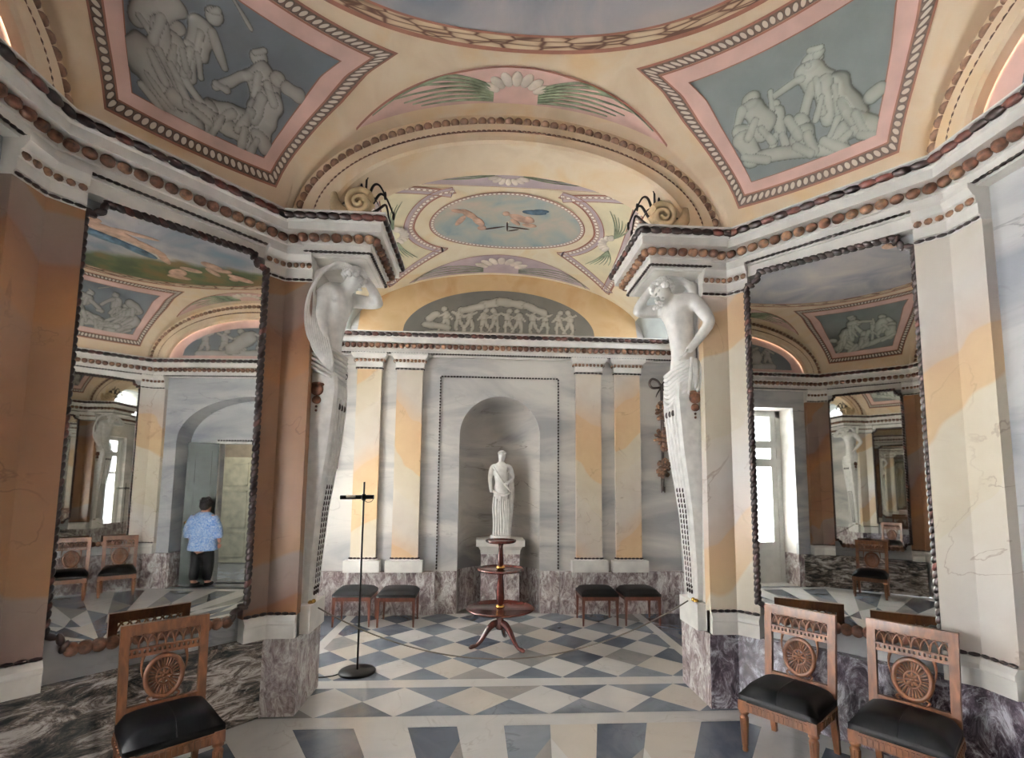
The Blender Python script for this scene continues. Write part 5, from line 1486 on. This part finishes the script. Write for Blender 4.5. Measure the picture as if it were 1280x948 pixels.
skin('trousers', tr, [('p','lL'),('lL','kL'),('kL','aL'),('p','lR'),('lR','kR'),('kR','aR')], M['trouser'], pr, voxel=.014)
mb = MB(); mb.ball((0,.012,1.315),(.092,.105,.095),16); mb.ball((0,-.03,1.27),(.08,.07,.075),12)
for i in range(40):
    a = random.uniform(0,2*PI); v = random.uniform(0,1); mb.ball((.085*math.sqrt(1-v*v)*math.cos(a),.012+.098*math.sqrt(1-v*v)*math.sin(a)-.01,1.315+.09*v),random.uniform(.015,.024),6)
mb.build('hair', M['hair'], pr)
for s in (-1,1):
    mb = MB(); x, y = (-.10,.05) if s < 0 else (.085,-.01)
    mb.blob((x,y,.035),(0,1,0),(1,0,0),(0,0,1),.115,.045,.036,12,8); mb.build('shoe', M['trouser'], pr)
for s in (-1,1):
    mb = MB(); yb = .065 if s < 0 else .045
    for k in range(4): mb.tube([(s*.222-.012+.008*k,yb+.012-.010*k+.0,.655),(s*.220-.012+.008*k,yb+.018-.010*k,.62),(s*.214-.012+.008*k,yb+.012-.010*k,.59+.006*abs(k-1))], [.010,.009,.007], 6)
    mb.tube([(s*.205,yb+.02,.67),(s*.195,yb+.035,.645),(s*.198,yb+.04,.62)], [.010,.009,.007], 6)
    mb.build('fingers', M['fleshp'], pr)

# ================================================================== LIGHT
w = bpy.data.worlds.new('World'); scene.world = w; w.use_nodes = True
bg = w.node_tree.nodes['Background']; bg.inputs[0].default_value = (.88,.94,1.0,1); bg.inputs[1].default_value = 3.5
def window_light(name, loc, rot, sx_, sy_, power, col):
    l = bpy.data.lights.new(name, 'AREA'); l.shape = 'RECTANGLE'; l.size = sx_*S; l.size_y = sy_*S; l.energy = power; l.color = col
    o = bpy.data.objects.new(name, l); COL.objects.link(o); o.location = loc; o.rotation_euler = rot; return o
window_light('daylight_left', (-SX-AD-.95,0,1.55), (0,math.radians(-108),0), 2.9, 2.5, 1500, (1,.965,.93))
window_light('daylight_bay', (-BX-.85,4.25,1.75), (0,math.radians(-104),0), 2.5, 1.5, 1250, (1,.96,.91))
hl = bpy.data.lights.new('hall_fill_light', 'POINT'); hl.energy = 60; hl.color = (1,.9,.75); hl.shadow_soft_size = .1  # fill light added to brighten the hall, stands for no actual lamp
ho = bpy.data.objects.new('hall_fill_light', hl); COL.objects.link(ho); ho.location = (SX+AD+1.1, -.9, 2.6)

# ================================================================== CAMERA
cd = bpy.data.cameras.new('Camera'); cd.sensor_width = 36; cd.lens = 36*F_/1280; cd.shift_y = DY/1280; cd.clip_start = .02
co = bpy.data.objects.new('Camera', cd); COL.objects.link(co)
R_ = Matrix(((cr[0],cu[0],-fw[0]),(cr[1],cu[1],-fw[1]),(cr[2],cu[2],-fw[2])))
co.location = tuple(CAM); co.rotation_euler = R_.to_euler()
scene.camera = co

# ================================================================== to metres
done = set()
for o in scene.objects:
    o.location = o.location*S
    if o.type == 'MESH' and o.data.name not in done:
        done.add(o.data.name); o.data.transform(Matrix.Scale(S,4)); o.data.update()
# structure children inherit the kind of their wall; shading
vs_ = scene.view_settings; vs_.view_transform = 'Standard'; vs_.look = 'None'; vs_.gamma = 1; vs_.exposure = 0.98; vs_.use_curve_mapping = False
scene.cycles.use_denoising = True
scene.cycles.max_bounces = 14; scene.cycles.glossy_bounces = 8; scene.cycles.diffuse_bounces = 6; scene.cycles.transmission_bounces = 8
scene.cycles.sample_clamp_indirect = 8
